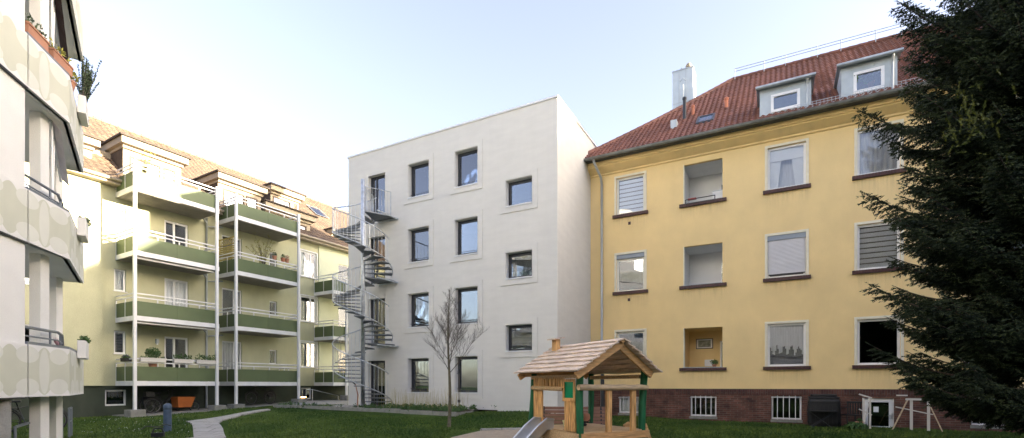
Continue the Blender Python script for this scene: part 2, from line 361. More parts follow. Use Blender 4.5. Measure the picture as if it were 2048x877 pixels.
# wave pattern on the parapets
def wave_mat():
    m, nt, N, K, P = new_mat('wave_pattern'); P.inputs['Roughness'].default_value = .85
    tc = N.new('ShaderNodeTexCoord'); sp = N.new('ShaderNodeSeparateXYZ'); K.new(tc.outputs['UV'], sp.inputs[0])
    def mth(op, a, b=None, c=None):
        n = N.new('ShaderNodeMath'); n.operation = op
        for i, q in enumerate((a, b, c)):
            if q is None: continue
            if isinstance(q, (int, float)): n.inputs[i].default_value = q
            else: K.new(q, n.inputs[i])
        return n.outputs[0]
    x = mth('DIVIDE', sp.outputs[0], .9); zz = mth('ABSOLUTE', mth('SUBTRACT', sp.outputs[1], .47))
    cs = mth('COSINE', mth('MULTIPLY', x, 2*math.pi))
    dark = mth('LESS_THAN', zz, mth('MULTIPLY_ADD', cs, -.15, .29))
    fx = mth('SUBTRACT', mth('FRACT', mth('ADD', x, .5)), .5)
    circ = mth('LESS_THAN', mth('ADD', mth('POWER', mth('ABSOLUTE', mth('DIVIDE', fx, .33)), 2), mth('POWER', mth('ABSOLUTE', mth('DIVIDE', mth('SUBTRACT', zz, .29), .15)), 2)), 1)
    f2 = mth('SUBTRACT', mth('FRACT', mth('MULTIPLY_ADD', x, .5, .25)), .5)
    lens = mth('LESS_THAN', mth('ADD', mth('POWER', mth('ABSOLUTE', mth('DIVIDE', f2, .083)), 2), mth('POWER', mth('ABSOLUTE', mth('DIVIDE', zz, .42)), 2)), 1)
    mid = mth('MAXIMUM', circ, lens)
    def mix(f, a, b):
        n = N.new('ShaderNodeMix'); n.data_type = 'RGBA'; K.new(f, n.inputs[0])
        for i, q in ((6, a), (7, b)):
            if isinstance(q, tuple): n.inputs[i].default_value = (*q, 1)
            else: K.new(q, n.inputs[i])
        return n.outputs[2]
    c = mix(dark, (.76, .745, .71), (.575, .575, .47)); c = mix(mid, c, (.67, .665, .59))
    nz = N.new('ShaderNodeTexNoise'); nz.inputs['Scale'].default_value = 2; nz.inputs['Detail'].default_value = 7; K.new(tc.outputs['Object'], nz.inputs[0])
    mr = N.new('ShaderNodeMapRange'); mr.inputs[3].default_value = .88; mr.inputs[4].default_value = 1.1; K.new(nz.outputs[0], mr.inputs[0])
    mx = N.new('ShaderNodeMix'); mx.data_type = 'RGBA'; mx.blend_type = 'MULTIPLY'; mx.inputs[0].default_value = 1; K.new(c, mx.inputs[6]); K.new(mr.outputs[0], mx.inputs[7])
    K.new(mx.outputs[2], P.inputs['Base Color']); return m
M['wave'] = wave_mat()

# grass ground
def grass_mat():
    m, nt, N, K, P = new_mat('lawn'); P.inputs['Roughness'].default_value = .95; P.inputs['Specular IOR Level'].default_value = .1
    tc = N.new('ShaderNodeTexCoord')
    a = N.new('ShaderNodeTexNoise'); a.inputs['Scale'].default_value = .45; a.inputs['Detail'].default_value = 5; K.new(tc.outputs['Object'], a.inputs[0])
    b = N.new('ShaderNodeTexNoise'); b.inputs['Scale'].default_value = 18; b.inputs['Detail'].default_value = 8; K.new(tc.outputs['Object'], b.inputs[0])
    cr = N.new('ShaderNodeValToRGB'); K.new(a.outputs[0], cr.inputs[0])
    cr.color_ramp.elements[0].position = .35; cr.color_ramp.elements[0].color = (.020, .050, .008, 1); cr.color_ramp.elements[1].position = .65; cr.color_ramp.elements[1].color = (.056, .092, .017, 1)
    mr = N.new('ShaderNodeMapRange'); mr.inputs[1].default_value = .3; mr.inputs[2].default_value = .7; mr.inputs[3].default_value = .45; mr.inputs[4].default_value = 1.5; K.new(b.outputs[0], mr.inputs[0])
    mx = N.new('ShaderNodeMix'); mx.data_type = 'RGBA'; mx.blend_type = 'MULTIPLY'; mx.inputs[0].default_value = 1; K.new(cr.outputs[0], mx.inputs[6]); K.new(mr.outputs[0], mx.inputs[7])
    K.new(mx.outputs[2], P.inputs['Base Color'])
    bp = N.new('ShaderNodeBump'); bp.inputs['Strength'].default_value = 1; bp.inputs['Distance'].default_value = .05; K.new(b.outputs[0], bp.inputs['Height']); K.new(bp.outputs[0], P.inputs['Normal'])
    return m
M['lawn'] = grass_mat()
def leafy(name, c1, c2, scale, rough=.6):
    m, nt, N, K, P = new_mat(name); P.inputs['Roughness'].default_value = rough; P.inputs['Specular IOR Level'].default_value = .25
    tc = N.new('ShaderNodeTexCoord'); a = N.new('ShaderNodeTexNoise'); a.inputs['Scale'].default_value = scale; a.inputs['Detail'].default_value = 4
    K.new(tc.outputs['Object'], a.inputs[0]); cr = N.new('ShaderNodeValToRGB'); K.new(a.outputs[0], cr.inputs[0])
    cr.color_ramp.elements[0].position = .35; cr.color_ramp.elements[0].color = (*c1, 1); cr.color_ramp.elements[1].position = .65; cr.color_ramp.elements[1].color = (*c2, 1)
    K.new(cr.outputs[0], P.inputs['Base Color']); return m
M['needles'] = leafy('spruce_needles', (.012, .022, .010), (.046, .064, .028), 2.2)
M['needles_fresh'] = leafy('spruce_needles_fresh', (.05, .07, .015), (.10, .11, .02), 3)
M['blade'] = leafy('grass_blade', (.026, .062, .009), (.088, .135, .024), .5)

# ------------------------------------------------------------------ world, sun, camera
SUN_PHI, SUN_E = R(-14.5), R(6.6)
sv = Vector((math.cos(SUN_PHI)*math.cos(SUN_E), math.sin(SUN_PHI)*math.cos(SUN_E), math.sin(SUN_E)))
world = bpy.data.worlds.new('World'); scene.world = world; world.use_nodes = True
wn = world.node_tree; bg = wn.nodes['Background']
sky = wn.nodes.new('ShaderNodeTexSky'); sky.sky_type = 'NISHITA'; sky.sun_disc = False
sky.sun_elevation = R(12); sky.sun_rotation = math.pi/2-SUN_PHI; sky.altitude = 0; sky.air_density = 1; sky.dust_density = 2.5; sky.ozone_density = 1.0
hs = wn.nodes.new('ShaderNodeHueSaturation'); hs.inputs['Hue'].default_value = .515; hs.inputs['Saturation'].default_value = .74; hs.inputs['Value'].default_value = 1.0
wn.links.new(sky.outputs[0], hs.inputs['Color']); tm = wn.nodes.new('ShaderNodeMix'); tm.data_type = 'RGBA'; tm.blend_type = 'MULTIPLY'; tm.inputs[0].default_value = 1; tm.inputs[7].default_value = (.99, .95, 1.0, 1); wn.links.new(hs.outputs[0], tm.inputs[6]); wn.links.new(tm.outputs[2], bg.inputs[0]); bg.inputs[1].default_value = .13
sl = bpy.data.lights.new('sun', 'SUN'); sl.energy = 5.0; sl.angle = R(.5); sl.color = (1, .87, .66)
so = bpy.data.objects.new('sun', sl); COL.objects.link(so); so.rotation_euler = sv.to_track_quat('Z', 'Y').to_euler(); so.location = (30, 0, 30)
cam = bpy.data.cameras.new('camera'); co = bpy.data.objects.new('camera', cam); COL.objects.link(co)
co.location = (0, 0, CAMZ); co.rotation_euler = (R(90), 0, 0); cam.sensor_width = 36; cam.lens = 36*1000/2048; cam.shift_y = 333.5/2048; cam.clip_end = 1500
scene.camera = co
scene.view_settings.view_transform = 'Standard'; scene.view_settings.look = 'None'; scene.view_settings.exposure = 2.42; scene.view_settings.gamma = 1
scene.cycles.max_bounces = 8; scene.cycles.transparent_max_bounces = 12; scene.cycles.use_denoising = True; scene.cycles.sample_clamp_indirect = 6

# ------------------------------------------------------------------ ground
def ground():
    me_v = []; me_f = []
    xs = np.concatenate([np.linspace(-600, -40, 8), np.arange(-35, 30.01, .5), np.linspace(40, 600, 8)])
    ys = np.concatenate([np.linspace(-600, -10, 8), np.arange(-5, 35.01, .5), np.linspace(45, 800, 9)])
    XX, YY = np.meshgrid(xs, ys); ZZ = ter_np(XX, YY)-.01
    nx = len(xs); v = np.stack([XX, YY, ZZ], -1).reshape(-1, 3)
    f = [(j*nx+i, j*nx+i+1, (j+1)*nx+i+1, (j+1)*nx+i) for j in range(len(ys)-1) for i in range(nx-1)]
    me = bpy.data.meshes.new('ground'); me.from_pydata([tuple(p) for p in v], [], f); me.materials.append(M['lawn'])
    me.polygons.foreach_set('use_smooth', [True]*len(f))
    o = bpy.data.objects.new('ground', me); COL.objects.link(o); struct(o)
ground()

def drape(name, poly, mat_, dz=.03, step=.35, thick=.06):
    """flat-ish strip laid over the terrain; poly is list of (left,right) world pairs"""
    mb = MB(); rows = []
    for a, b in poly: rows.append((Vector(a[:2]).to_3d(), Vector(b[:2]).to_3d()))
    fine = []
    for k in range(len(rows)-1):
        a0, b0 = rows[k]; a1, b1 = rows[k+1]; n = max(1, int((a1-a0).length/step))
        for i in range(n): fine.append((a0.lerp(a1, i/n), b0.lerp(b1, i/n)))
    fine.append(rows[-1])
    P = []
    for a, b in fine:
        m = 3; row = []
        for i in range(m+1):
            p = a.lerp(b, i/m); row.append((p.x, p.y, ter(p.x, p.y)+dz))
        P.append(row)
    for k in range(len(P)-1):
        for i in range(3): mb.quad(P[k][i], P[k][i+1], P[k+1][i+1], P[k+1][i])
        for i in (0, 3):
            a, b = P[k][i], P[k+1][i]; mb.quad(a, b, (b[0], b[1], b[2]-thick), (a[0], a[1], a[2]-thick))
    a, b = P[0][0], P[0][3]; mb.quad(a, b, (b[0], b[1], b[2]-thick), (a[0], a[1], a[2]-thick))
    return mb.build(name, mat_)

def paving_mat():
    m = M['paving']; nt = m.node_tree; N, K = nt.nodes, nt.links; P = N['Principled BSDF']
    src = P.inputs['Base Color'].links[0].from_socket
    tc = N.new('ShaderNodeTexCoord'); b = N.new('ShaderNodeTexBrick'); K.new(tc.outputs['Object'], b.inputs[0])
    b.inputs['Scale'].default_value = 1; b.inputs['Brick Width'].default_value = .6; b.inputs['Row Height'].default_value = .4; b.inputs['Mortar Size'].default_value = .012
    b.inputs['Color1'].default_value = (1, 1, 1, 1); b.inputs['Color2'].default_value = (.88, .88, .88, 1); b.inputs['Mortar'].default_value = (.4, .4, .38, 1)
    mx = N.new('ShaderNodeMix'); mx.data_type = 'RGBA'; mx.blend_type = 'MULTIPLY'; mx.inputs[0].default_value = 1
    K.new(src, mx.inputs[6]); K.new(b.outputs[0], mx.inputs[7]); K.new(mx.outputs[2], P.inputs['Base Color'])
paving_mat()
pl = [((-9.2, 10.5), (-7.9, 10.5)), (gp(388, 877), gp(452, 877)), (gp(386, 858), gp(446, 859)), (gp(384, 849), gp(437, 848)), (gp(372, 844), gp(445, 843)), ]
struct(drape('path', pl, M['paving']))
pl = [(gp(376, 844), gp(420, 847)), (gp(420, 838.5), gp(446, 841.5)), (gp(470, 829.5), gp(483, 831.8)), (gp(535, 819.5), gp(541, 821))]
o = drape('path', pl, M['paving'], dz=.034); struct(o)
# paved strip under the first balconies, paved forecourt beside the white block
def gpatch(name, pts, mat_, dz, thick=.12):
    mb = MB(); P = [(p[0], p[1], ter(p[0], p[1])+dz) for p in pts]
    mb.prism([(p[0], p[1]) for p in P], lambda q: ter(q[0], q[1])+dz-thick, lambda q: ter(q[0], q[1])+dz); return mb.build(name, mat_)
def gl(fr, u, n): p = fr.w(u, n); return (p.x, p.y)
struct(gpatch('pavement', [gl(G, -.2, -1.95), gl(G, 9.3, -1.95), gl(G, 9.3, -.02), gl(G, -.2, -.02)], M['concrete'], .03))
struct(gpatch('forecourt', [gp(548, 814.5)[:2], gp(640, 817.5)[:2], gl(W, -10.3, -1.8), gl(W, -8, -1.3), gl(W, -8, .3), gl(W, -10.3, 1), gl(G, 15, -.1), gl(G, 9.4, -.1)], M['paving'], .03))

# grass blades
def blades():
    rg = np.random.default_rng(3); n = 120000
    dd = 8+16*rg.random(n)**1.1; kk = -1.05+2.1*rg.random(n); X = kk*dd; Yy = dd
    pxs = 1024+1000*kk
    z = ter_np(X, Yy)
    # keep off buildings, paths, sand
    def loc(fr): return (X-fr.o[0])*fr.d[0]+(Yy-fr.o[1])*fr.d[1], (X-fr.o[0])*fr.n[0]+(Yy-fr.o[1])*fr.n[1]
    ok = np.ones(n, bool)
    u, v = loc(W); ok &= ~((v > -.05) & (u > -10.6) & (u < 0.05)) & ~((v > -3.0) & (u > -11) & (u < -3.5))
    u, v = loc(Y); ok &= ~(v > -.05)
    u, v = loc(G); ok &= ~(v > -.05) & ~((v > -2) & (u > -.3))
    u, v = loc(L); ok &= ~((v > .0) & (u < 1))
    for a, b, c, d in ((386, 452, 843, 900), (420, 450, 838, 842), (450, 490, 830, 836), (490, 545, 820, 829)):
        py = 772+1000*(CAMZ-z)/Yy; ok &= ~((pxs > a-6) & (pxs < b+6) & (py > a*0+c-1) & (py < d+1))
    ok &= ~((pxs > 900) & (pxs < 1060) & (py > 861))
    X, Yy, z = X[ok], Yy[ok], z[ok]; n = len(X)
    h = .02+.035*rg.random(n); a = rg.random(n)*math.pi; w = .012+.012*rg.random(n)
    dx, dy = np.cos(a)*w, np.sin(a)*w; lx, ly = (rg.random(n)-.5)*.05, (rg.random(n)-.5)*.05
    V = np.zeros((n, 3, 3)); V[:, 0] = np.stack([X-dx, Yy-dy, z-.01], -1); V[:, 1] = np.stack([X+dx, Yy+dy, z-.01], -1); V[:, 2] = np.stack([X+lx, Yy+ly, z+h], -1)
    o = np_mesh('grass', V.reshape(-1, 3), 3, M['blade']); tag(o, 'short green lawn grass covering the courtyard between the buildings', 'grass', kind='stuff')
blades()
# daisies on the left lawn
def daisies():
    rg = np.random.default_rng(5); mb = MB()
    for k in range(130):
        D = 14+5*rg.random(); kx = -.86+.28*rg.random(); x, y = kx*D, D; z = ter(x, y)+.07
        if 386-6 < 1024+1000*kx < 460: continue
        r = .012+.008*rg.random(); mb.quad((x-r, y, z-.006), (x, y-r, z), (x+r, y, z+.006), (x, y+r, z+.012))
    tag(mb.build('daisies', M['curtain']), 'tiny white daisies scattered in the grass left of the path', 'daisies', kind='stuff')
daisies()

# ------------------------------------------------------------------ wall with holes
def wall_holes(mb, u0, u1, z0, z1, holes, n=0, t=.3, back=False):
    us = sorted({u0, u1, *[h[0] for h in holes], *[h[1] for h in holes]}); zs = sorted({z0, z1, *[h[2] for h in holes], *[h[3] for h in holes]})
    us = [a for a in us if u0 <= a <= u1]; zs = [a for a in zs if z0 <= a <= z1]
    for i in range(len(us)-1):
        for j in range(len(zs)-1):
            cu, cz = (us[i]+us[i+1])/2, (zs[j]+zs[j+1])/2
            if any(h[0] < cu < h[1] and h[2] < cz < h[3] for h in holes): continue
            mb.quad((us[i], n, zs[j]), (us[i+1], n, zs[j]), (us[i+1], n, zs[j+1]), (us[i], n, zs[j+1]))
    for h in holes:
        a, b, c, d = h[:4]; e = n+t
        mb.quad((a, n, c), (a, e, c), (a, e, d), (a, n, d)); mb.quad((b, n, c), (b, n, d), (b, e, d), (b, e, c))
        mb.quad((a, n, d), (a, e, d), (b, e, d), (b, n, d)); mb.quad((a, n, c), (b, n, c), (b, e, c), (a, e, c))
    return mb

def frame_rect(mb, u0, u1, z0, z1, n0, n1, w, mull=(), trans=()):
    mb.box(u0, u0+w, n0, n1, z0, z1); mb.box(u1-w, u1, n0, n1, z0, z1)
    mb.box(u0+w, u1-w, n0, n1, z0, z0+w); mb.box(u0+w, u1-w, n0, n1, z1-w, z1)
    for m in mull: mb.box(m-w*.5, m+w*.5, n0+.003, n1-.003, z0+w, z1-w)
    for t in trans: mb.box(u0+w, u1-w, n0+.004, n1-.004, t-w*.4, t+w*.4)
    return mb

def wavy(mb, u0, u1, z0, z1, n, amp=.025, k=14, seed=0):
    rg = random.Random(seed); m = max(8, int((u1-u0)*36)); ph = rg.random()*6
    for i in range(m):
        a, b = u0+(u1-u0)*i/m, u0+(u1-u0)*(i+1)/m
        fa = n+amp*math.sin(a*k*3+ph+math.sin(a*5)); fb = n+amp*math.sin(b*k*3+ph+math.sin(b*5))
        mb.quad((a, fa, z0), (b, fb, z0), (b, fb, z1), (a, fa, z1))
    return mb

def window(par, u0, u1, z0, z1, n, frame, glassm, fw=.06, mull=(), trans=(), curt=None, name='window', seed=0, sill=None, label=None):
    w = frame_rect(MB(), u0, u1, z0, z1, n, n+.07, fw, mull, trans).build(name, frame, par, label)
    MB().box(u0+fw*.9, u1-fw*.9, n+.03, n+.036, z0+fw*.9, z1-fw*.9).build('pane', glassm, w)
    nb = n+.11
    if curt == 'wavy': wavy(MB(), u0, u1, z0, z1, nb+.05, .03, seed=seed).build('curtain', M['curtain_grey'], w)
    elif curt == 'white': wavy(MB(), u0, u1, z0, z1, nb+.05, .015, seed=seed).build('curtain', M['curtain'], w)
    elif curt == 'halftop': MB().box(u0, u1, nb, nb+.005, z1-(z1-z0)*.3, z1).build('blind', M['blind'], w)
    elif curt == 'slats':
        m = MB(); k = 8; hh = (z1-z0-2*fw)/k
        for i in range(k): m.box(u0+fw, u1-fw, nb, nb+.004, z0+fw+hh*i+hh*.12, z0+fw+hh*(i+1)-hh*.12)
        m.build('blind', M['blind'], w)
        MB().box(u0+fw, u1-fw, nb+.03, nb+.034, z0+fw, z1-fw).build('blind_backing', M['curtain_beige'], w)
    elif curt == 'drapes':
        MB().box(u0, u1, nb, nb+.005, z1-(z1-z0)*.3, z1).build('blind', M['blind'], w)
        for s in (0, 1):
            m = MB(); zt, zb = z1-(z1-z0)*.3, z0; du = u1-u0
            if s == 0: m.quad((u0, nb+.03, zb), (u0+du*.26, nb+.05, zb), (u0+du*.36, nb+.04, zt), (u0, nb+.03, zt))
            else: m.quad((u1-du*.26, nb+.03, zb), (u1, nb+.05, zb), (u1, nb+.04, zt), (u1-du*.36, nb+.03, zt))
            m.build('curtain', M['curtain'], w)
        MB().box(u0, u1, nb+.3, nb+.31, z0, z1).build('net_curtain', M['curtain_grey'], w)
    elif curt == 'lace':
        m = MB(); rg = random.Random(3); k = 30
        for i in range(k):
            a = u0+(u1-u0)*i/k; b = u0+(u1-u0)*(i+1)/k; zb = z0+(z1-z0)*(.34+.10*math.sin(i*1.1)+.08*rg.random())
            m.quad((a, nb, zb), (b, nb+.01*(i % 2), zb), (b, nb+.01*(i % 2), z1), (a, nb, z1))
        m.build('curtain', M['curtain_grey'], w)
    if sill: MB().box(u0-.04, u1+.04, n-sill, n+.02, z0-.03, z0-.002).build('sill', M['sill_metal'], w)
    return w

def interior(par, u0, u1, z0, z1, n0, n1, floors, name='interior'):
    m = MB(); m.quad((u0, n1, z0), (u1, n1, z0), (u1, n1, z1), (u0, n1, z1))
    for f in floors: m.box(u0, u1, n0, n1, f-.2, f)
    k = int((u1-u0)/3.1)
    for i in range(1, k): m.box(u0+(u1-u0)*i/k-.05, u0+(u1-u0)*i/k+.05, n0, n1, z0, z1)
    return m.build(name, M['interior'], par)

# ================================================================== WHITE BLOCK
wb = froot(W, 'white_building', 'pale grey-white plastered four storey block with dark framed windows behind the spiral staircase', 'building')
ST = 2.77
wins = []
for k in range(4):
    dz = -ST*k
    wins.append(('a', W.u(817), W.u(857.5), 9.53+dz, 10.96+dz, k)); wins.append(('b', W.u(910.5), W.u(955), 9.53+dz, 10.98+dz, k))
    wins.append(('d', W.u(736), W.u(770), 8.82+dz, 10.93+dz, k))
    if k < 3: wins.append(('c', W.u(1012.5), W.u(1064), 8.36+dz, 9.35+dz, k))
holes = [w[1:5] for w in wins]
mb = wall_holes(MB(), -10.45, 0, -.5, 12, holes, 0, .34)
mb.quad((0, 0, -.5), (0, 9, -.5), (0, 9, 12), (0, 0, 12)); mb.quad((-10.45, 0, -.5), (-10.45, 0, 12), (-10.45, 9, 12), (-10.45, 9, -.5))
mb.quad((-10.45, 9, -.5), (-10.45, 9, 12), (0, 9, 12), (0, 9, -.5)); mb.quad((-10.45, 0, 11.9), (0, 0, 11.9), (0, 9, 11.9), (-10.45, 9, 11.9))
mb.build('wall', M['white_plaster'], wb)
interior(wb, -10.4, -.05, .3, 11.85, .36, 3.2, [.55+ST*i for i in range(4)])
t = MB(); t.box(-10.49, .04, -.04, .12, 12.002, 12.07); t.box(-.10, .04, .12, 9.04, 12.002, 12.07); t.box(-10.49, -10.37, .12, 9, 12.002, 12.07)
t.build('roof_edge', M['sill_metal'], wb)
for ty, a, b, c, d, k in wins:
    if ty != 'd':
        m = .24; f = MB()
        for (q0, q1, r0, r1) in ((a-m, a-.02, c-m, d+m), (b+.02, b+m, c-m, d+m), (a-.02, b+.02, d+.02, d+m), (a-.02, b+.02, c-m, c-.04)):
            f.box(q0, q1, -.028, -.002, r0, r1)
        f.build('window_surround', M['white_plaster'], wb)
    nn = .2
    cur = {('a', 0): 'halftop', ('b', 0): 'halftop', ('c', 1): None, ('c', 2): None}.get((ty, k))
    if ty == 'd':
        w = window(wb, a, b, c, d, nn, M['anthracite'], M['glass'], .09, mull=(a+.33,), name='balcony_door')
        if k == 0: MB().box(a+.1, b-.1, nn+.12, nn+.125, c+.1, d-.1).build('blind', M['curtain'], w)
        if k == 3: MB().box(a+.55, b-.12, nn+.3, nn+.31, c+.9, d-.5).build('lit_panel', M['lit_room'], w)
    else:
        w = window(wb, a, b, c, d, nn, M['anthracite'], M['glass'], .105, curt=cur, seed=k)
        s = MB(); s.box(a-.03, b+.03, -.05, nn-.002, c-.035, c+.012); s.build('sill', M['sill_metal'], w)
        if ty != 'c':
            q = MB(); q.tube([(a+.02, .12, c+.16), (b-.02, .12, c+.16)], .012, 6); q.build('safety_bar', M['anthracite'], w)
        if ty == 'c' and k == 1: wavy(MB(), a+.05, b-.05, c+.03, c+.33, nn+.13, .03).build('curtain', M['curtain'], w)
        if ty == 'a' and k == 2: MB().box(a+.2, b-.2, 1.2, 1.6, d-.35, d-.2).build('ceiling_light', M['lit_room'], w)

# ================================================================== SPIRAL STAIRCASE
cu = W.u(726, -1.36); cn = -1.36; RO = 1.2
st = root('spiral_staircase', W.w(cu, cn, 0), W.ang, 'galvanised steel spiral staircase winding up the left end of the white block', 'staircase')
zf = [8.84-ST*k for k in range(4)]
MB().lathe((0, 0, 0), [(.085, .5), (.085, 10.1), (.06, 10.12)], 16).build('pole', M['galv'], st, smooth=True)
MB().lathe((0, 0, 0), [(.2, .55), (.2, .58)], 16).build('base_plate', M['galv'], st)
NT = 17; A0, A1 = 112, 412   # degrees: leaves the landing at the back left, arrives at the back right
def tread_mb(a0, a1, r0=.09, r1=RO-.02, th=.04, seg=4):
    m = MB(); P = [(r0*math.cos(R(a0)), r0*math.sin(R(a0)))]+[(r1*math.cos(R(a0+(a1-a0)*i/seg)), r1*math.sin(R(a0+(a1-a0)*i/seg))) for i in range(seg+1)]+[(r0*math.cos(R(a1)), r0*math.sin(R(a1)))]
    m.prism(P, -th, 0); return m
stp = (A1-A0)/(NT-1)
tm = tread_mb(-2, stp+2); tm2 = tm
first = None
def rail_pts(zoff, a0, a1, z0, z1, r, n=60):
    return [(r*math.cos(R(a0+(a1-a0)*i/n)), r*math.sin(R(a0+(a1-a0)*i/n)), z0+(z1-z0)*i/n+zoff) for i in range(n+1)]
balm = None
for k in range(3):
    zt = zf[k]; rise = ST/NT
    for i in range(NT-1):
        if first is None: first = tm.build('tread', M['galv_grate'], st); o = first
        else: o = first.copy(); COL.objects.link(o); o.parent = st
        o.location = (0, 0, zt-rise*(i+1)); o.rotation_euler = (0, 0, R(A0+stp*i))
    z0, z1 = zt-.05, zt-ST+.12; AE = A0+(A1-A0)*.87
    MB().tube(rail_pts(1.0, A0-6, AE, z0, z0+(z1-z0)*.87, RO), .022, 8).build('handrail', M['galv'], st, smooth=True)
    # flat outer stringer
    m = MB(); p1 = rail_pts(-.02, A0, A1+6, z0-.06, z1-.06, RO); p2 = rail_pts(.08, A0, A1+6, z0-.06, z1-.06, RO)
    m.tube(rail_pts(0.02, A0, A1+6, z0-.04, z1-.04, RO+.002), .02, 6); m.build('stringer', M['galv'], st, smooth=True)
    for i in range(31):
        fr = (i+.5)/35.6; a = R(A0+(A1-A0)*fr); zb = z0+(z1-z0)*fr
        if balm is None:
            mm = MB(); mm.tube([(RO, 0, -.03), (RO, 0, 1.0)], .009, 5); o = mm.build('baluster', M['galv'], st); balm = o
        else: o = balm.copy(); COL.objects.link(o); o.parent = st
        o.rotation_euler = (0, 0, a); o.location = (0, 0, zb)
# landings
for k in range(4):
    zt = zf[k]
    if k < 3:
        a0, a1 = 62, 112
        P = [(.09*math.cos(R(a0)), .09*math.sin(R(a0))), (RO*math.cos(R(a0)), RO*math.sin(R(a0))), (RO*math.cos(R(a0)), 1.33), (RO*math.cos(R(a1)), 1.33), (RO*math.cos(R(a1)), RO*math.sin(R(a1))), (.09*math.cos(R(a1)), .09*math.sin(R(a1)))]
        MB().prism(P, zt-.05, zt).build('landing', M['galv_grate'], st)
        f = MB(); f.bar((RO*.62, 1.3, zt-.1), (-.45, 1.3, zt-.1), .06, .06); f.bar((.7, 1.28, zt-.1), (.7, .1, zt-.1), .05, .05); f.build('bracket', M['galv'], st)
# guard panels: one over the stairwell at each landing, arch shaped
for k in range(3):
    zt = zf[k]; g = MB()
    a0, a1 = 170, 200
    def cp(a, r, z): return (r*math.cos(R(a)), r*math.sin(R(a)), z)
    g.tube([cp(112, .1, zt+.2), cp(112, .1, zt+1.0), cp(112, RO*.97, zt+1.0), cp(112, RO*.97, zt)], .016, 6)
    for q in range(1, 9): g.tube([cp(112, RO*q/9, zt), cp(112, RO*q/9, zt+1)], .008, 5)
    if k == 0:
        g.tube([cp(62, .1, zt), cp(62, .1, zt+1.0), cp(62, RO, zt+1.0), cp(62, RO, zt)], .018, 6)
        for q in range(1, 9): g.tube([cp(62, RO*q/9, zt), cp(62, RO*q/9, zt+1)], .009, 5)
    g.build('guard_panel', M['galv'], st, smooth=True)

# ================================================================== YELLOW BUILDING
UE = 27.0   # far (unseen) end of the building
yb = froot(Y, 'yellow_building', 'yellow plastered apartment house with red tiled hip roof and brick base', 'building')
Z3 = (8.60, 10.14)
cols = {1: (Y.u(1233), Y.u(1289)), 'l': (Y.u(1367), Y.u(1445)), 3: (Y.u(1535), Y.u(1612)), 4: (Y.u(1714.5), Y.u(1801))}
cols[5] = (12.3, 13.75); cols['m'] = (15.2, 16.6); cols[6] = (18, 19.3); cols[7] = (21, 22.3); cols[8] = (24, 25.3)
YH = []; wl = []
for k in range(3):
    dz = -3.2*k
    for c, (a, b) in cols.items():
        YH.append((a, b, Z3[0]+dz, Z3[1]+dz)); wl.append((c, k, a, b, Z3[0]+dz, Z3[1]+dz))
cell = [(Y.u(1238), Y.u(1290), .38, 1.05), (Y.u(1381), Y.u(1433), .33, 1.09), (Y.u(1543), Y.u(1603), .29, 1.12), (Y.u(1942), Y.u(2024), .28, 1.12)]
door = (Y.u(1727), Y.u(1788), .02, 1.08)
PB = 1.385
up = [h for h in YH if not (h[0] == cols['l'][0] or h[0] == cols['m'][0])]; lg = [h for h in YH if h not in up]
mb = wall_holes(MB(), 0, UE, PB, 10.36, YH, 0, .14)
mb.quad((0, 0, PB), (0, 0, 10.9), (0, 10, 10.9), (0, 10, PB)); mb.quad((UE, 0, PB), (UE, 10, PB), (UE, 10, 10.9), (UE, 0, 10.9)); mb.quad((0, 10, PB), (0, 10, 10.9), (UE, 10, 10.9), (UE, 10, PB))
mb.build('wall', M['yellow'], yb)
mb = wall_holes(MB(), -.02, UE, -.5, 1.17, cell+[door], -.035, .2); mb.build('brick_base', M['brick'], yb)
mb = MB(); mb.box(-.02, UE, -.05, .1, 1.17, PB); mb.build('brick_course', M['brick_soldier'], yb)
mb = MB()
for h in lg: pass
interior(yb, .1, UE-.1, 0, 10.5, 1.75, 4.0, [1.6, 4.8, 8.0, 10.4], 'interior')
io = MB(); 
for k in range(4): io.box(.1, UE-.1, .2, 1.75, [1.2, 4.4, 7.6, 10.36][k]+.1, [1.2, 4.4, 7.6, 10.36][k]+.3)
for a, b in cols.values(): io.box(b+.35, b+.45, .2, 1.75, -.3, 10.5)
io.build('inner_walls', M['interior'], yb)
# cornice: extruded profile
prof = [(0, 10.36), (-.06, 10.38), (-.06, 10.44), (-.12, 10.47), (-.26, 10.56), (-.36, 10.62), (-.36, 10.66), (-.42, 10.67), (-.42, 10.74), (-.46, 10.76), (-.46, 10.80)]
def extrude_profile(prof, u0, u1, back=None):
    m = MB()
    for i in range(len(prof)-1):
        a, b = prof[i], prof[i+1]; m.quad((u0, a[0], a[1]), (u1, a[0], a[1]), (u1, b[0], b[1]), (u0, b[0], b[1]))
    P = [(u0, p[0], p[1]) for p in prof]+[(u0, .02, prof[-1][1])]; m.quad(*P); m.quad(*[(u1, p[1], p[2]) for p in reversed(P)])
    return m
extrude_profile(prof, -.35, UE, None).build('cornice', M['cornice'], yb)
mb = MB(); mb.box(-.4, UE, -.68, .0, 10.802, 10.84); mb.build('soffit', M['soffit'], yb)
g = MB(); 
for i in range(6):
    a0, a1 = math.pi+math.pi*i/6, math.pi+math.pi*(i+1)/6
    for rr in (.085, .075):
        g.quad((-.55, -.79+rr*math.cos(a0), 10.86+rr*math.sin(a0)), (UE, -.79+rr*math.cos(a0), 10.86+rr*math.sin(a0)), (UE, -.79+rr*math.cos(a1), 10.86+rr*math.sin(a1)), (-.55, -.79+rr*math.cos(a1), 10.86+rr*math.sin(a1)))
g.tube([(-.55, -.875, 10.86), (UE, -.875, 10.86)], .013, 6)
g.box(-.56, -.55, -.87, -.71, 10.78, 10.87)
g.build('gutter', M['gutter'], yb, smooth=False)
du = Y.u(1205)
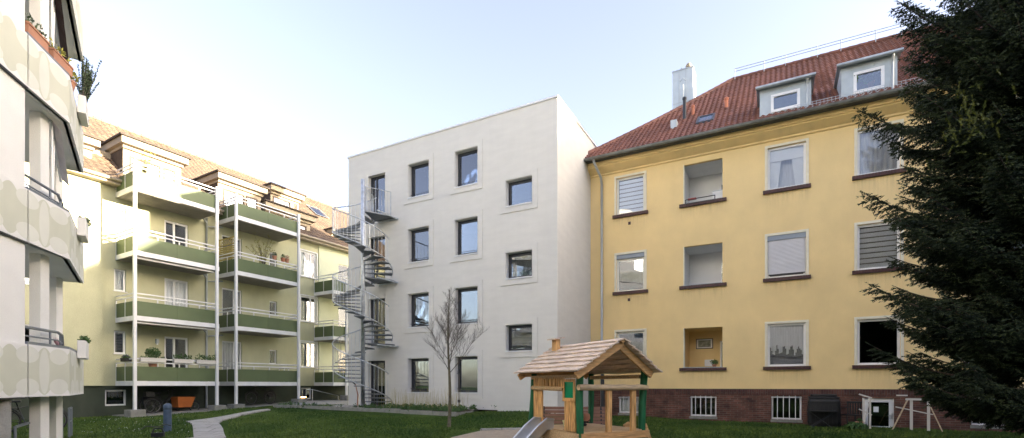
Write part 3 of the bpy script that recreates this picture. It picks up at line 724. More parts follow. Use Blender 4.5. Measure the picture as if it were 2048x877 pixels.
d = MB(); d.tube([(du-.12, -.79, 10.78), (du-.12, -.76, 10.68), (du+.02, -.28, 10.2), (du, -.11, 9.98), (du, -.11, .3)], .05, 10); d.build('downpipe', M['zinc'], yb, smooth=True)
# roof
NR, ZR, ZE = 5.0, 15.75, 10.90
def zslope(n):   # roof height at distance n behind the wall plane, with a small kick at the eave
    t = (n+.72)/(NR+.72); return ZE+(ZR-ZE)*(t*.93+.07*t*t)
def roof_rows(mb, rows, uL, uR, nf, tw=.24, lift=.075, wave=.042, hip=False, profile=True):
    NE = nf(0)
    for r in range(rows):
        t0, t1 = r/rows, (r+1)/rows+.004
        (n0, z0), (n1, z1) = nf(t0), nf(t1)
        a0, b0 = uL(t0), uR(t0); a1, b1 = uL(t1), uR(t1)
        m = max(2, int((b0-a0)/tw*4)); i0 = len(mb.v)
        for i in range(m+1):
            f = i/m; u0 = a0+(b0-a0)*f; ut = a1+(b1-a1)*f
            w0 = wave*math.cos(2*math.pi*u0/tw) if profile else 0; w1 = wave*math.cos(2*math.pi*ut/tw) if profile else 0
            for (u, n, z) in ((u0, n0+.07, z0-.04), (u0, n0, z0+lift+w0), (ut, n1, z1+.0+w1)):
                mb.v.append((u, n, z))
        for i in range(m):
            p = i0+i*3; mb.f.append((p, p+3, p+4, p+1)); mb.f.append((p+1, p+4, p+5, p+2))
    return mb
UC = -.5   # eave corner
RUN = NR+.72
mb = roof_rows(MB(), 29, lambda t: UC+RUN*t, lambda t: UE+.5-RUN*t, lambda t: (-.72+RUN*t, zslope(-.72+RUN*t)), tw=.2, wave=.034)
front = mb.build('roof', M['tile_red'], yb)
# hip ends (rows run along n) and back slope
def hip_mesh(uc, sgn):
    m0 = roof_rows(MB(), 23, lambda t: -.72+RUN*t, lambda t: 10.72-RUN*t, lambda t: (RUN*t, zslope(-.72+RUN*t)))
    m = MB(); m.v = [(uc+sgn*v[1], v[0], v[2]) for v in m0.v]; m.f = m0.f; return m
hip_mesh(UC, 1).build('roof_hip_end', M['tile_red'], yb); hip_mesh(UE+.5, -1).build('roof_hip_end', M['tile_red'], yb)
MB().quad((UC, 10.72, ZE), (UE+.5, 10.72, ZE), (UE+.5-RUN, NR, ZR), (UC+RUN, NR, ZR)).build('roof_back', M['tile_red'], yb)
# ridge and hip caps
rc = MB()
def caps(a, b, r=.1, L_=.34):
    a, b = Vector(a), Vector(b); n = int((b-a).length/L_)
    for i in range(n):
        p, q = a.lerp(b, i/n), a.lerp(b, (i+1.1)/n); rc.tube([p, q], [r, r*.85], 8)
hp = [(UC+RUN*t, -.72+RUN*t, zslope(-.72+RUN*t)+.06) for t in [i/6 for i in range(7)]]
for i in range(6): caps(hp[i], hp[i+1])
caps((UC+RUN, NR, ZR+.05), (UE+.5-RUN, NR, ZR+.05)); rc.build('ridge_caps', M['tile_red'], yb)
# ridge walkway rail
rr = MB(); ux = UC+RUN+.1
for h in (.26, .38): rr.tube([(ux, NR-.25, ZR+h), (UE-RUN, NR-.25, ZR+h)], .013, 5)
u_ = ux
while u_ < UE-RUN:
    rr.tube([(u_, NR-.25, ZR+.4), (u_, NR-.3, ZR-.12)], .016, 5); u_ += 1.2
    rr.tube([(u_, NR-.25, ZR+.4), (u_, NR-.3, ZR-.12)], .016, 5); u_ += .85
rr.build('ridge_rail', M['zinc'], yb)
# snow guard above the gutter
sg = MB(); nn = -.66; zz = zslope(nn)
ua = Y.u(1588, -.66)
for h in (.05, .13, .21): sg.tube([(ua, nn, zz+h), (UE, nn, zz+h)], .008, 4)
u_ = ua
while u_ < 18: sg.tube([(u_, nn, zz), (u_, nn, zz+.22)], .007, 4); u_ += .11
sg.build('snow_guard', M['zinc_light'], yb)
# dormers
def dormer(u0, u1, n0, zb, zt, cur=None):
    ztn = zt; zb = zslope(n0-.12)-.06
    b = MB(); 
    nb = n0+(zt-zslope(n0))/.84+.3
    b.box(u0, u1, n0, nb, zb-.1, zt-.002)
    w0, w1, a, c = u0+.36, u1-.34, zb+.15, zt-.27
    m = wall_holes(MB(), u0, u1, zb-.03, zt, [(w0, w1, a, c)], n0-.12, .12)
    m.box(u0, u0+.02, n0-.12, nb, zb-.1, zt); m.box(u1-.02, u1, n0-.12, nb, zb-.1, zt)
    for q in range(1, 5):
        uu = u0+(u1-u0)*q/5
        m.box(uu-.012, uu+.012, n0-.14, n0-.122, c+.09, zt-.02)
    d_ = m.build('dormer', M['zinc_light'], yb)
    MB().quad((w0-.05, n0+.18, a-.05), (w1+.05, n0+.18, a-.05), (w1+.05, n0+.18, c+.05), (w0-.05, n0+.18, c+.05)).build('room', M['interior'], d_)
    r = MB(); r.box(u0-.1, u1+.1, n0-.28, nb+.3, zt+.002, zt+.05); r.build('dormer_roof', M['zinc'], d_)
    r = MB(); r.tube([(u0-.12, n0-.31, zt), (u1+.12, n0-.31, zt)], .06, 8); r.tube([(u1-.13, n0-.28, zt-.03), (u1-.13, n0-.16, zt-.22), (u1-.13, n0-.16, zb-.1)], .035, 8); r.build('dormer_gutter', M['zinc'], d_)
    f = frame_rect(MB(), w0, w1, a, c, n0-.15, n0-.05, .09).build('window_frame', M['pvc'], d_)
    MB().box(w0+.08, w1-.08, n0-.1, n0-.094, a+.08, c-.08).build('pane', M['glass'], d_)
    if cur:
        wavy(MB(), w0+.05, w1-.05, a+.6, c-.05, n0+.05, .03).build('curtain', M['curtain'], d_)
n0 = -.38
dl = (Y.u(1519, n0-.12), Y.u(1623, n0-.12)); dr = (Y.u(1681, n0-.12), Y.u(1795, n0-.12))
zt1 = Y.z(1519, 182, n0-.12); zt2 = Y.z(1681, 137, n0-.12)
dormer(dl[0], dl[1], n0, 11.55, zt1); dormer(dr[0], dr[1], n0, 11.55, zt2, True)
dormer(dr[0]+5.2, dr[1]+5.2, n0, 11.55, zt2)
n0_d = n0
bush_in_dormer = ((dr[0]+dr[1])/2, n0-.03)
# roof window, flues
def on_roof(px, py):
    best = None
    for i in range(200):
        n = -.5+i*.027; e = abs(Y.z(px, py, n)-zslope(n))
        if best is None or e < best[0]: best = (e, n)
    n = best[1]; return Y.u(px, n), n, zslope(n)
u_, n_, z_ = on_roof(1411, 243)
sk = MB(); s_ = .84
def on_slope(u, t, h): return (u, n_+t*.766, z_+t*.643+h)
def slab(mb, u0, u1, t0, t1, h0, h1):
    i = len(mb.v); mb.v += [on_slope(u0, t0, h0), on_slope(u1, t0, h0), on_slope(u1, t1, h0), on_slope(u0, t1, h0), on_slope(u0, t0, h1), on_slope(u1, t0, h1), on_slope(u1, t1, h1), on_slope(u0, t1, h1)]
    mb.f += [tuple(i+k for k in q) for q in ((0,3,2,1),(4,5,6,7),(0,1,5,4),(1,2,6,5),(2,3,7,6),(3,0,4,7))]
for q in ((-.33, .33, -.45, -.37), (-.33, .33, .37, .45), (-.33, -.25, -.37, .37), (.25, .33, -.37, .37)): slab(sk, u_+q[0], u_+q[1], q[2], q[3], 0, .14)
sk = sk.build('roof_window', M['anthracite'], yb, smooth=False)
p = MB(); slab(p, u_-.25, u_+.25, -.37, .37, .09, .1); p.build('pane', M['glass'], sk)
for px, py, h, r_, mt, nm in ((1369, 241, .95, .07, 'dark_metal', 'flue'), (1386, 232, .42, .06, 'redtube', 'vent_pipe'), (1453, 217, .42, .07, 'redtube', 'vent_pipe')):
    u_, n_, z_ = on_roof(px, py); f = MB(); f.lathe((u_, n_, z_-.1), [(r_, 0), (r_, h), (r_*1.25, h+.01), (r_*1.25, h+.09), (r_*.5, h+.13)], 12); f.build(nm, M[mt], yb, smooth=False)
u_, n_, z_ = on_roof(1348, 258); MB().box(u_-.12, u_+.12, n_-.1, n_+.25, z_-.05, z_+.32).build('roof_vent', M['zinc'], yb)
# chimney
cn0 = 4.2; c0, c1 = Y.u(1345, cn0), Y.u(1386, cn0); ct = Y.z(1345, 146, cn0)
c = MB(); c.box(c0, c1, cn0, cn0+.85, 12.5, ct); ch = c.build('chimney', M['zinc_pale'], yb)
c = MB()
for q in (.33, .66): c.box(c0+(c1-c0)*q-.01, c0+(c1-c0)*q+.01, cn0-.015, cn0-.002, 12.5, ct-.02)
c.box(c0-.02, c1+.02, cn0-.02, cn0+.87, ct+.002, ct+.05); c.box(c0+.003, c1-.003, cn0-.012, cn0-.002, 14.9, 14.92); c.build('chimney_cap', M['zinc'], ch)
c = MB(); cm = (c0+c1)/2; c.tube([(cm+.05, cn0-.12, 13.9), (cm+.05, cn0-.12, ct-.75)], .02, 6); c.tube([(cm-.12, cn0-.03, ct-.55), (cm+.05, cn0-.12, ct-.1-.35), (cm+.14, cn0-.03, ct-.55)], .012, 5)
c.lathe((cm-.1, cn0+.35, ct+.05), [(.05, 0), (.05, .25), (.02, .27)], 8); c.build('chimney_pipe', M['zinc'], ch)
c = MB(); c.lathe((cm+.22, cn0+.35, ct+.05), [(.06, 0), (.06, .15), (.13, .17), (.15, .26), (.1, .36), (.03, .4)], 12); c.build('chimney_cowl', M['dormer_beige'], ch, smooth=True)

# windows of the yellow house
def ysurround(a, b, c, d, par=yb):
    f = MB(); w = .085
    f.box(a-w, a, -.03, -.002, c, d+w); f.box(b, b+w, -.03, -.002, c, d+w); f.box(a, b, -.03, -.002, d, d+w); f.build('window_surround', M['cream'], par)
def ysill(a, b, c, par=yb):
    f = MB(); n = max(8, int((b-a+.3)/.085)); u0, u1 = a-.15, b+.15
    for i in range(n):
        q0, q1 = u0+(u1-u0)*i/n, u0+(u1-u0)*(i+1)/n; f.box(q0+.004, q1-.004, -.1, -.002, c-.125, c-.005)
    f.box(u0+.005, u1-.005, -.09, -.003, c-.12, c-.01); f.build('brick_sill', M['sill_brick'], par)
    streaks(par, u0-.05, u1+.05, c-.12, .55+.4*rnd.random(), -.003, 'streak_yellow')
curt = {(1, 0): 'slats', (1, 1): None, (1, 2): None, (3, 0): 'drapes', (3, 2): 'lace', (4, 0): 'wavy', (4, 1): 'slats', (4, 2): None, (5, 0): 'white', (6, 0): 'white', (6, 1): 'wavy'}
for c, k, a, b, z0, z1 in wl:
    if c in ('l', 'm'): continue
    ysurround(a, b, z0, z1); ysill(a, b, z0)
    top = z1
    if (c, k) in ((1, 1), (3, 1)):
        w = MB().box(a, b, .0, .14, z1-.17, z1-.002).build('shutter_box', M['shutterbox'], yb); top = z1-.18
    if (c, k) == (3, 1):
        s = MB(); nsl = 26; hh = (top-z0-.14)/nsl
        for i in range(nsl):
            zz = z0+.14+hh*i
            s.quad((a+.03, .03, zz), (b-.03, .03, zz), (b-.03, .018, zz+hh*.5), (a+.03, .018, zz+hh*.5)); s.quad((a+.03, .018, zz+hh*.5), (b-.03, .018, zz+hh*.5), (b-.03, .03, zz+hh), (a+.03, .03, zz+hh))
        s.build('roller_shutter', M['shutter'], yb)
        MB().box(a+.03, b-.03, .012, .04, z0+.10, z0+.14).build('shutter_end_rail', M['dark_metal'], yb)
    window(yb, a, b, z0, top, .07, M['pvc'] if c != 1 else M['frame_cream'], M['glass_old'] if (c, k) not in ((1, 1), (1, 2), (4, 2)) else (M['glass'] if c == 1 else M['glass_dark']), .075, curt=curt.get((c, k)), seed=k*7, trans=())
# small vents
v = MB()
for px, py in ((1259, 447), (1258, 600)):
    u_, z_ = Y.u(px), Y.z(px, py); v.box(u_-.05, u_+.05, -.02, .03, z_-.06, z_+.06)
v.build('wall_vent', M['sill_brick'], yb)
# loggias
def loggia(a, b, z0, z1, yellow, k):
    D = 1.45; m = MB(); U1 = b+.25
    m.quad((a, .14, z0-.3), (a, D, z0-.3), (a, D, z1+.1), (a, .14, z1+.1)); m.quad((U1, .14, z0-.3), (U1, .14, z1+.1), (U1, D, z1+.1), (U1, D, z0-.3))
    m.quad((a, .14, z1+.0), (a, D, z1+.0), (U1, D, z1), (U1, .14, z1)); m.quad((a, .14, z0-.3), (U1, .14, z0-.3), (U1, D, z0-.3), (a, D, z0-.3))
    w0, w1 = a+(b-a)*.93, U1-.02
    w0 = a+(b-a)*.84; w1 = a+(b-a)*1.12
    wall_holes(m, a, U1, z0-.3, z1+.1, [(w0, w1, z0-.1, z1-.42)], D, .05)
    lo = m.build('loggia', M['yellow'] if yellow else M['loggia_white'], yb)
    window(lo, w0, w1, z0-.1, z1-.42, D+.0, M['pvc'], M['glass_old'], .055)
    for ch_ in list(lo.children):
        if ch_.name.startswith('window'):
            for q in list(ch_.children): q.parent = lo
    MB().box(a-.003, a+.03, -.012, .14, z0, z1).build('loggia_edge', M['cream'], lo)
    return lo
for c, k, a, b, z0, z1 in wl:
    if c not in ('l', 'm'): continue
    loggia(a, b, z0, z1, k == 2, k); ysill(a, b, z0)
    MB().box(a-.02, b+.02, -.05, .18, z0-.004, z0+.02).build('ledge', M['zinc_light'], yb)
# loggia objects
la, lb = cols['l']
r_ = root('railing_planter_rack', Y.w((la+lb)/2, -.1, 8.62), Y.ang, 'thin grey metal planter rack hung on the top loggia ledge of the yellow house', 'planter rack')
m = MB(); hw = (lb-la)/2
m.tube([(-hw+.1, 0, .12), (-hw+.1, -.16, .05), (hw-.25, -.16, .05), (hw-.25, 0, .12), (-hw+.1, 0, .12)], .012, 5); m.tube([(-hw+.1, -.16, -.1), (hw-.25, -.16, -.1)], .01, 5)
for x in (-hw+.1, hw-.25): m.tube([(x, -.16, .05), (x, -.16, -.1), (x, -.02, -.1), (x, -.02, .12)], .01, 5)
m.build('rack_frame', M['dark_metal'], r_); MB().box(-hw+.2, -hw+.5, -.14, -.02, .06, .1).build('red_tray', mat('red_tray', (.4, .05, .04), .5), r_)
o = MB().box(-.25, .25, -.3, .3, 0, .75).build('storage_cabinet', M['loggia_white'], None); o.location = Y.w(lb-.15, .7, 8.3); o.rotation_euler = (0, 0, Y.ang)
MB().box(-.262, -.252, -.02, .02, .35, .5).build('handle', M['dark_metal'], o); MB().box(-.25, .25, -.3, .3, .752, .78).build('cabinet_top', M['zinc'], o)
tag(o, 'small white cabinet standing in the top loggia of the yellow house', 'cabinet')
o = MB().box(-.33, .33, 0, .02, 0, .42).build('picture_frame', M['dark_metal']); o.location = Y.w(la+.62*(lb-la)-.28, 1.42, 3.3-.28); o.rotation_euler = (0, 0, Y.ang)
MB().box(-.3, .3, -.006, -.001, .03, .39).build('mount', M['curtain'], o); MB().box(-.24, .24, -.012, -.007, .07, .35).build('print', M['picture'], o)
tag(o, 'dark framed landscape picture hanging on the wall of the lowest loggia', 'picture')

def leaf_cloud(rg, c, rad, n, size, up=0):
    V = np.zeros((n, 4, 3)); p = rg.normal(size=(n, 3)); p /= np.linalg.norm(p, axis=1)[:, None]; p *= (rg.random((n, 1))**.4)
    p = p*np.array(rad)+np.array(c); a = rg.normal(size=(n, 3)); a[:, 2] += up; a /= np.linalg.norm(a, axis=1)[:, None]; b = np.cross(a, rg.normal(size=(n, 3))); b /= np.linalg.norm(b, axis=1)[:, None]
    s = size*(.6+.8*rg.random((n, 1))); V[:, 0] = p-a*s; V[:, 1] = p+b*s*.4; V[:, 2] = p+a*s; V[:, 3] = p-b*s*.4; return V.reshape(-1, 3)
RG = np.random.default_rng(11)
def potted(name, loc, label, cat, pot_r=.1, pot_h=.16, leafm='leaf', rad=(.14, .14, .14), n=140, size=.035, potm='terracotta', group=None, lift=0, flower=None):
    p = MB().lathe((0, 0, 0), [(pot_r*.72, 0), (pot_r, pot_h*.85), (pot_r*1.1, pot_h*.86), (pot_r*1.1, pot_h), (pot_r*.9, pot_h)], 14).build('pot', M[potm], None)
    r_ = root(name, loc, 0, label, cat, group); p.parent = r_
    np_mesh('foliage', leaf_cloud(RG, (0, 0, pot_h+rad[2]*.8+lift), rad, n, size), 4, M[leafm], r_)
    if flower: np_mesh('flowers', leaf_cloud(RG, (0, 0, pot_h+rad[2]+lift+.02), (rad[0], rad[1], rad[2]*.7), n//3, size*.8), 4, M[flower], r_)
    return r_
potted('potted_plant', Y.w(lb-.3, .12, Z3[0]-6.4+.02), 'small dark leafed plant in terracotta pot on the lowest loggia ledge', 'potted plant', .08, .1, n=90, rad=(.16, .16, .1), size=.05, flower='leaf_yellow')
o = MB().box(-.18, .18, -.05, .05, 0, .26).build('notice_box', M['paper']); o.location = Y.w(la+.57*(lb-la), 1.3, 2.3); o.rotation_euler = (0, 0, Y.ang); MB().box(-.14, .14, -.056, -.052, .04, .2).build('front_label', M['curtain'], o)
tag(o, 'small white box below the picture in the lowest loggia', 'box')
potted('dormer_plant', Y.w(bush_in_dormer[0]+.1, n0_d+.12, 11.42), 'dark bushy houseplant behind the right dormer window of the yellow house', 'houseplant', .1, .12, n=260, rad=(.55, .04, .22), size=.07)

# cellar windows and door
for i, (a, b, c, d) in enumerate(cell):
    w = window(yb, a, b, c, d, .06, M['pvc'], M['glass_old'], .055, curt='white' if i == 0 else None)
    g = MB()
    for q in range(1, 5): g.box(a+(b-a)*q/5-.012, a+(b-a)*q/5+.012, -.055, -.035, c-.06, d+.02)
    g.box(a-.01, b+.01, -.04, -.02, d-.05, d-.03); g.build('window_bars', M['white_paint'], w)
    MB().box(a-.03, b+.03, -.06, .05, c-.1, c-.004).build('sill', M['concrete'] if i else M['concrete'], w)
a, b, c, d = door
dr_ = frame_rect(MB(), a, b, c, d, .02, .1, .13).build('cellar_door', M['pvc'], yb); MB().box(a+.12, b-.12, .05, .056, c+.12, d-.12).build('pane', M['glass_dark'], dr_)
MB().box(a+.42, b-.55, .03, .034, .62, .8).build('notice', M['paper'], dr_); h = MB(); h.box(b-.075, b-.045, -.03, .018, .42, .6); h.box(b-.16, b-.05, -.04, -.03, .5, .52); h.build('handle', M['steel'], dr_)
MB().box(a-.1, b+.5, -.4, -.04, -.1, .06).build('door_step', M['concrete'], yb)

# ================================================================== GREEN BUILDING
gb = froot(G, 'green_building', 'pale green four storey apartment house with brown tiled roof and white framed balcony towers', 'building')
uR = G.u(637); U0, U1 = -9.0, 24.0
def gw(x0, x1, y0, y1, n=0):
    xm = (x0+x1)/2; return (G.u(x0, n), G.u(x1, n), G.z(xm, y1, n), G.z(xm, y0, n))
bay = [gw(226, 250, 663, 709, -.12), gw(226, 250, 539, 585, -.12), gw(228, 250, 414, 460, -.12)]
# the bay window sits in the recessed part
mid = [gw(228, 252, 662, 708), gw(228, 252, 539, 583), gw(228, 252, 415, 459)]
cel = [gw(211, 254, 780, 812), gw(604, 624, 776, 799)]
FL = [1.78, 4.53, 7.28]
dA = []; dB = []; sB = []; 
for k in range(3):
    z0 = FL[k]; dA.append((G.u(329), G.u(377), z0, z0+2.05)); dB.append((G.u(444), G.u(484), z0, z0+2.05)); sB.append((G.u(539), G.u(554), z0+.95, z0+1.75))
mw = [(G.u(601), G.u(633), zz, zz+1.55) for zz in (2.6, 5.35, 8.05)]
dC = [(G.u(676, 0), G.u(700, 0), z0, z0+2.05) for z0 in FL]
far = [(15.5, 16.9, z0+.9, z0+2.2) for z0 in FL]
lft = [(-3.2, -2.0, z0+.9, z0+2.1) for z0 in FL]+[(-6.5, -5.2, z0+.9, z0+2.1) for z0 in FL]
HM = mid+dA+dB+sB+mw
uB = G.u(205, -.12)
mb = wall_holes(MB(), -1.0, uR, 1.5, 10.35, mid+dA+dB+sB+mw, 0, .16)
mb.build('wall', M['green_wall'], gb)
mb = wall_holes(MB(), U0, uB, 1.5, 10.35, lft, -.12, .16); mb.quad((uB, -.12, 1.5), (uB, .0, 1.5), (uB, .0, 10.35), (uB, -.12, 10.35)); mb.quad((U0, -.12, -.5), (U0, 11, -.5), (U0, 11, 10.35), (U0, -.12, 10.35)); mb.build('wall_bay', M['green_wall'], gb)
mb = wall_holes(MB(), uR, U1, 1.5, 10.35, dC+far, -.05, .16); mb.quad((uR, -.05, 1.5), (uR, 0, 1.5), (uR, 0, 10.35), (uR, -.05, 10.35)); mb.quad((U1, -.05, -.5), (U1, 11, -.5), (U1, 11, 10.35), (U1, -.05, 10.35)); mb.quad((U0, 11, -.5), (U0, 11, 10.35), (U1, 11, 10.35), (U1, 11, -.5)); mb.build('wall_end', M['green_wall_light'], gb)
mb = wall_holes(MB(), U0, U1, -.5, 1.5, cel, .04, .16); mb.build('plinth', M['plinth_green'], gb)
interior(gb, U0+.1, U1-.1, .2, 10.3, .25, 2.4, [.4]+[q-.05 for q in FL]+[10.0])
for i, h in enumerate(mid+lft): window(gb, *h, (.08 if i < 3 else -.04), M['pvc'], M['glass_old'], .07, curt=[None, 'white', 'white'][i % 3], sill=.12, seed=i)
for i, h in enumerate(cel): window(gb, *h, .12, M['pvc'], M['glass_dark'], .07, sill=.06)
for i, h in enumerate(dA):
    a, b, c, d = h
    window(gb, a, b, c, d, .08, M['pvc'], M['glass_old'] if i != 1 else M['glass_old'], .09, mull=(a+.45,), name='balcony_door', curt=[None, 'white', None][i], seed=i)
for i, h in enumerate(dB):
    a, b, c, d = h; window(gb, a, b, c, d, .08, M['pvc'], M['glass_old'], .07, mull=(a+(b-a)*.62,), name='balcony_door', curt=['wavy', None, None][i], seed=i)
for i, h in enumerate(sB): window(gb, *h, .08, M['pvc'], M['glass_old'], .06, sill=.1)
for i, h in enumerate(mw): window(gb, *h, .06, M['pvc'], M['glass_old'], .09, mull=(h[0]+(h[1]-h[0])*.66,), sill=.14, curt=[None, None, 'white'][i], seed=i)
for i, h in enumerate(mw+mid[:0]):
    f = MB(); w = .07; a, b, c, d = h; f.box(a-w, a, -.02, -.002, c-w, d+w); f.box(b, b+w, -.02, -.002, c-w, d+w); f.box(a, b, -.02, -.002, d, d+w); f.build('window_surround', M['white_paint'], gb)
for h in dC+far: window(gb, *h, .04, M['pvc'], M['glass_old'], .07)
# roof
GN, GZ, GE = 5.6, 15.25, 10.36
def gz(n): return GE+(GZ-GE)*(n+.5)/(GN+.5)
mb = roof_rows(MB(), 22, lambda t: U0-.2, lambda t: U1+.2, lambda t: (-.5+(GN+.5)*t, gz(-.5+(GN+.5)*t)), tw=.3, lift=.05, wave=.03)
mb.build('roof', M['tile_brown'], gb)
MB().quad((U0-.2, 11.7, GE), (U1+.2, 11.7, GE), (U1+.2, GN, GZ), (U0-.2, GN, GZ)).quad((U0, -.3, GE), (U0, 11.5, GE), (U0, GN, GZ-.1)).quad((U1, -.3, GE), (U1, 11.5, GE), (U1, GN, GZ-.1)).build('roof_back', M['tile_brown'], gb)
m = MB(); m.box(U0-.2, U1+.2, -.48, -.02, 10.16, 10.30); m.build('eave_board', M['dormer_beige'], gb)
m = MB(); m.tube([(U0-.2, -.56, 10.33), (U1+.2, -.56, 10.33)], .075, 8); m.build('gutter', M['dormer_beige'], gb, smooth=True)
rcg = MB(); k = 0
while U0+k*.36 < U1: rcg.tube([(U0+k*.36, GN, GZ+.03), (U0+k*.36+.38, GN, GZ+.03)], [.1, .085], 8); k += 1
rcg.build('ridge_caps', M['tile_brown'], gb)
for px in (392, 394): pass
dpx = G.u(411); m = MB(); m.tube([(dpx, -.1, 10.2), (dpx, -.1, .4)], .05, 8)
for z in FL: m.tube([(dpx, -.1, z+2.35), (dpx-.55, -.6, z+2.62)], .04, 6); m.tube([(dpx, -.1, z+2.2), (dpx+.7, -.3, z+2.3)], .035, 6)
m.build('downpipe', M['zinc'], gb, smooth=True)
# dormers
def gdormer(u0, u1, n0, zb, zt, wins_, deep=None, name='dormer', cheek='brown_cladding', over=.35):
    fz = .62; nb = n0+max(.5, (zt-gz(n0))/.80+.4) if deep is None else n0+deep
    hs = [(a, b, c, d) for a, b, c, d in wins_]
    m = wall_holes(MB(), u0, u1, zb, zt-.02, hs, n0, .1)
    d_ = m.build(name, M['dormer_beige'], gb)
    c = MB(); c.box(u0-.01, u0+.03, n0+.01, nb, zb, zt-.03); c.box(u1-.03, u1+.01, n0+.01, nb, zb, zt-.03); c.build('cheek', M[cheek], d_)
    r = MB(); r.box(u0-.18, u1+.18, n0-over, nb+.2, zt-.36, zt-.08); r.box(u0-.05, u1+.05, n0-over*.35, nb, zt-.50, zt-.37); r.build('fascia', M['dormer_beige'], d_)
    r = MB(); r.box(u0-.26, u1+.26, n0-over-.1, nb+.3, zt-.078, zt+.0); r.build('dormer_roof', M['brown_cladding'], d_)
    MB().quad((u0, n0+.5, zb), (u1, n0+.5, zb), (u1, n0+.5, zt), (u0, n0+.5, zt)).build('room', M['interior'], d_)
    for a, b, c_, e in hs:
        frame_rect(MB(), a, b, c_, e, n0-.03, n0+.05, .07, mull=[(a+b)/2] if b-a > 1.2 else []).build('window_frame', M['brown_frame'], d_)
        MB().box(a+.06, b-.06, n0+.01, n0+.016, c_+.06, e-.06).build('pane', M['glass'], d_)
        wavy(MB(), a, b, c_, e, n0+.22, .03).build('curtain', M['curtain_beige'], d_)
    return d_
n0 = .15
ua, ub = G.u(246, n0), G.u(362, n0); zt = G.z(240, 264, n0-.4)
gdormer(ua, ub, n0, 10.0, zt, [(ua+.25, ua+1.5, 10.2, zt-.75), (ua+1.62, ub-.25, 10.2, zt-.75)])
ua, ub = G.u(436, n0), G.u(522, n0); zt = G.z(430, 337, n0-.4)
gdormer(ua, ub, n0, 10.0, zt, [(ua+.25, ua+1.4, 10.2, zt-.7), (ua+1.5, ub-.2, 10.2, zt-.7)])
ua, ub = G.u(530, n0), G.u(620, n0); zt = G.z(527, 397, n0-.4)
gdormer(ua, ub, n0, 10.4, zt, [(ub-1.25, ub-.25, 10.75, zt-.65)])
n1 = 1.6
ua, ub = G.u(541, n1), G.u(597, n1); zt = G.z(535, 362, n1-.4)
gdormer(ua, ub, n1, 12.0, zt, [(ua+.15, ua+1.35, zt-1.35, zt-.6), (ua+1.6, ub-.1, zt-1.35, zt-.6)])
n1 = .7; ua = G.u(662, n1); zt = G.z(645, 448, n1-.4)
gdormer(ua, ua+2.6, n1, 11.0, zt, [(ua+.25, ua+2.2, zt-1.25, zt-.6)])
ua, ub = G.u(150, .7), G.u(184, .7); zt = G.z(150, 262, .4)
gdormer(ua-2, ub, .7, 11.1, zt, [(ub-1.2, ub-.3, zt-1.7, zt-.55)])
m = MB(); m.box(ub+.02, G.u(228, 1.3), 1.3, 2.4, 11.4, zt-.1); m.build('dormer_link', M['dormer_beige'], gb)
uw = G.u(636, 3.5); 
# roof window far right
rw = MB(); zz = gz(3.3)
rw.quad((uw-.5, 3.0, gz(3.0)+.1), (uw+.5, 3.0, gz(3.0)+.1), (uw+.5, 4.0, gz(4.0)+.1), (uw-.5, 4.0, gz(4.0)+.1))
rw = rw.build('roof_window', M['glass'], gb); f = MB()
for (a, b, c_, d_) in ((-.56, -.5, 2.95, 4.05), (.5, .56, 2.95, 4.05), (-.5, .5, 2.95, 3.0), (-.5, .5, 4.0, 4.05)):
    f.quad((uw+a, c_, gz(c_)+.13), (uw+b, c_, gz(c_)+.13), (uw+b, d_, gz(d_)+.13), (uw+a, d_, gz(d_)+.13)); 
f.build('frame', M['zinc'], rw)

# balcony towers
BD = 1.75
def balcony(u0, u1, zs, left_side, tower, k):
    n0 = -BD
    s = MB(); s.box(u0+.02, u1-.02, n0+.03, -.01, zs-.2, zs-.02); 
    if k > 0:
        nn_ = 14
        for i in range(nn_): s.box(u0+.05, u1-.05, n0+.06+i*.115, n0+.10+i*.115, zs-.235, zs-.203)
    b = s.build('balcony', M['corrugated'], gb)
    f = MB(); f.box(u0, u1, n0-.02, n0+.027, zs-.2, zs+.0); f.box(u0-.03, u0+.017, n0-.02, -.01, zs-.2, zs); f.box(u1-.017, u1+.03, n0-.02, -.01, zs-.2, zs); f.build('slab_edge', M['white_weathered'] if k == 9 else M['white_paint'], b)
    p = MB(); um = u0+(u1-u0)*.47; ph = .62
    p.box(u0+.0, um-.004, n0-.012, n0+.006, zs+.01, zs+ph); p.box(um+.004, u1, n0-.012, n0+.006, zs+.01, zs+ph)
    p.box(u0-.012, u0+.006, n0+.02, -.05, zs+.01, zs+ph); p.box(u1-.006, u1+.012, n0+.02, -.05, zs+.01, zs+ph); p.build('panel', M['panel_green'], b)
    r = MB()
    for h in (ph+.14, ph+.3):
        r.box(u0-.02, u1+.02, n0-.02, n0+.02, zs+h, zs+h+.045); r.box(u0-.02, u0+.02, n0+.02, -.03, zs+h, zs+h+.045); r.box(u1-.02, u1+.02, n0+.02, -.03, zs+h, zs+h+.045)
    q = 4
    for i in range(q+1):
        uu = u0+(u1-u0)*i/q; r.box(uu-.02, uu+.02, n0+.008, n0+.045, zs, zs+ph+.14)
    for i in (0, 1):
        for uu in (u0, u1): r.box(uu-.018, uu+.018, -.05-i*.85, -.01-i*.85, zs, zs+ph+.14)
    r.build('railing', M['white_paint'], b)
    return b
def posts(u0, u1, ztop, two=True):
    for uu in (u0, u1):
        p = MB(); w = .055
        zg = ter(*gl(G, uu, -BD))
        p.box(uu-w, uu+w, -BD-.14, -BD-.025, zg, ztop); p.build('balcony_post', M['white_paint'], gb)
        c = MB(); c.box(uu-.28, uu+.28, -BD-.4, -BD+.2, zg-.3, zg+.3); c.build('post_footing', M['concrete'], gb, bevel=.02)
AU = (G.u(270, -BD), G.u(437, -BD)); BU = (G.u(475, -BD), G.u(597, -BD)); CU = (G.u(686, -BD)-.9, G.u(686, -BD)+2.2)
ZS = [1.70, 4.45, 7.19, 9.93]
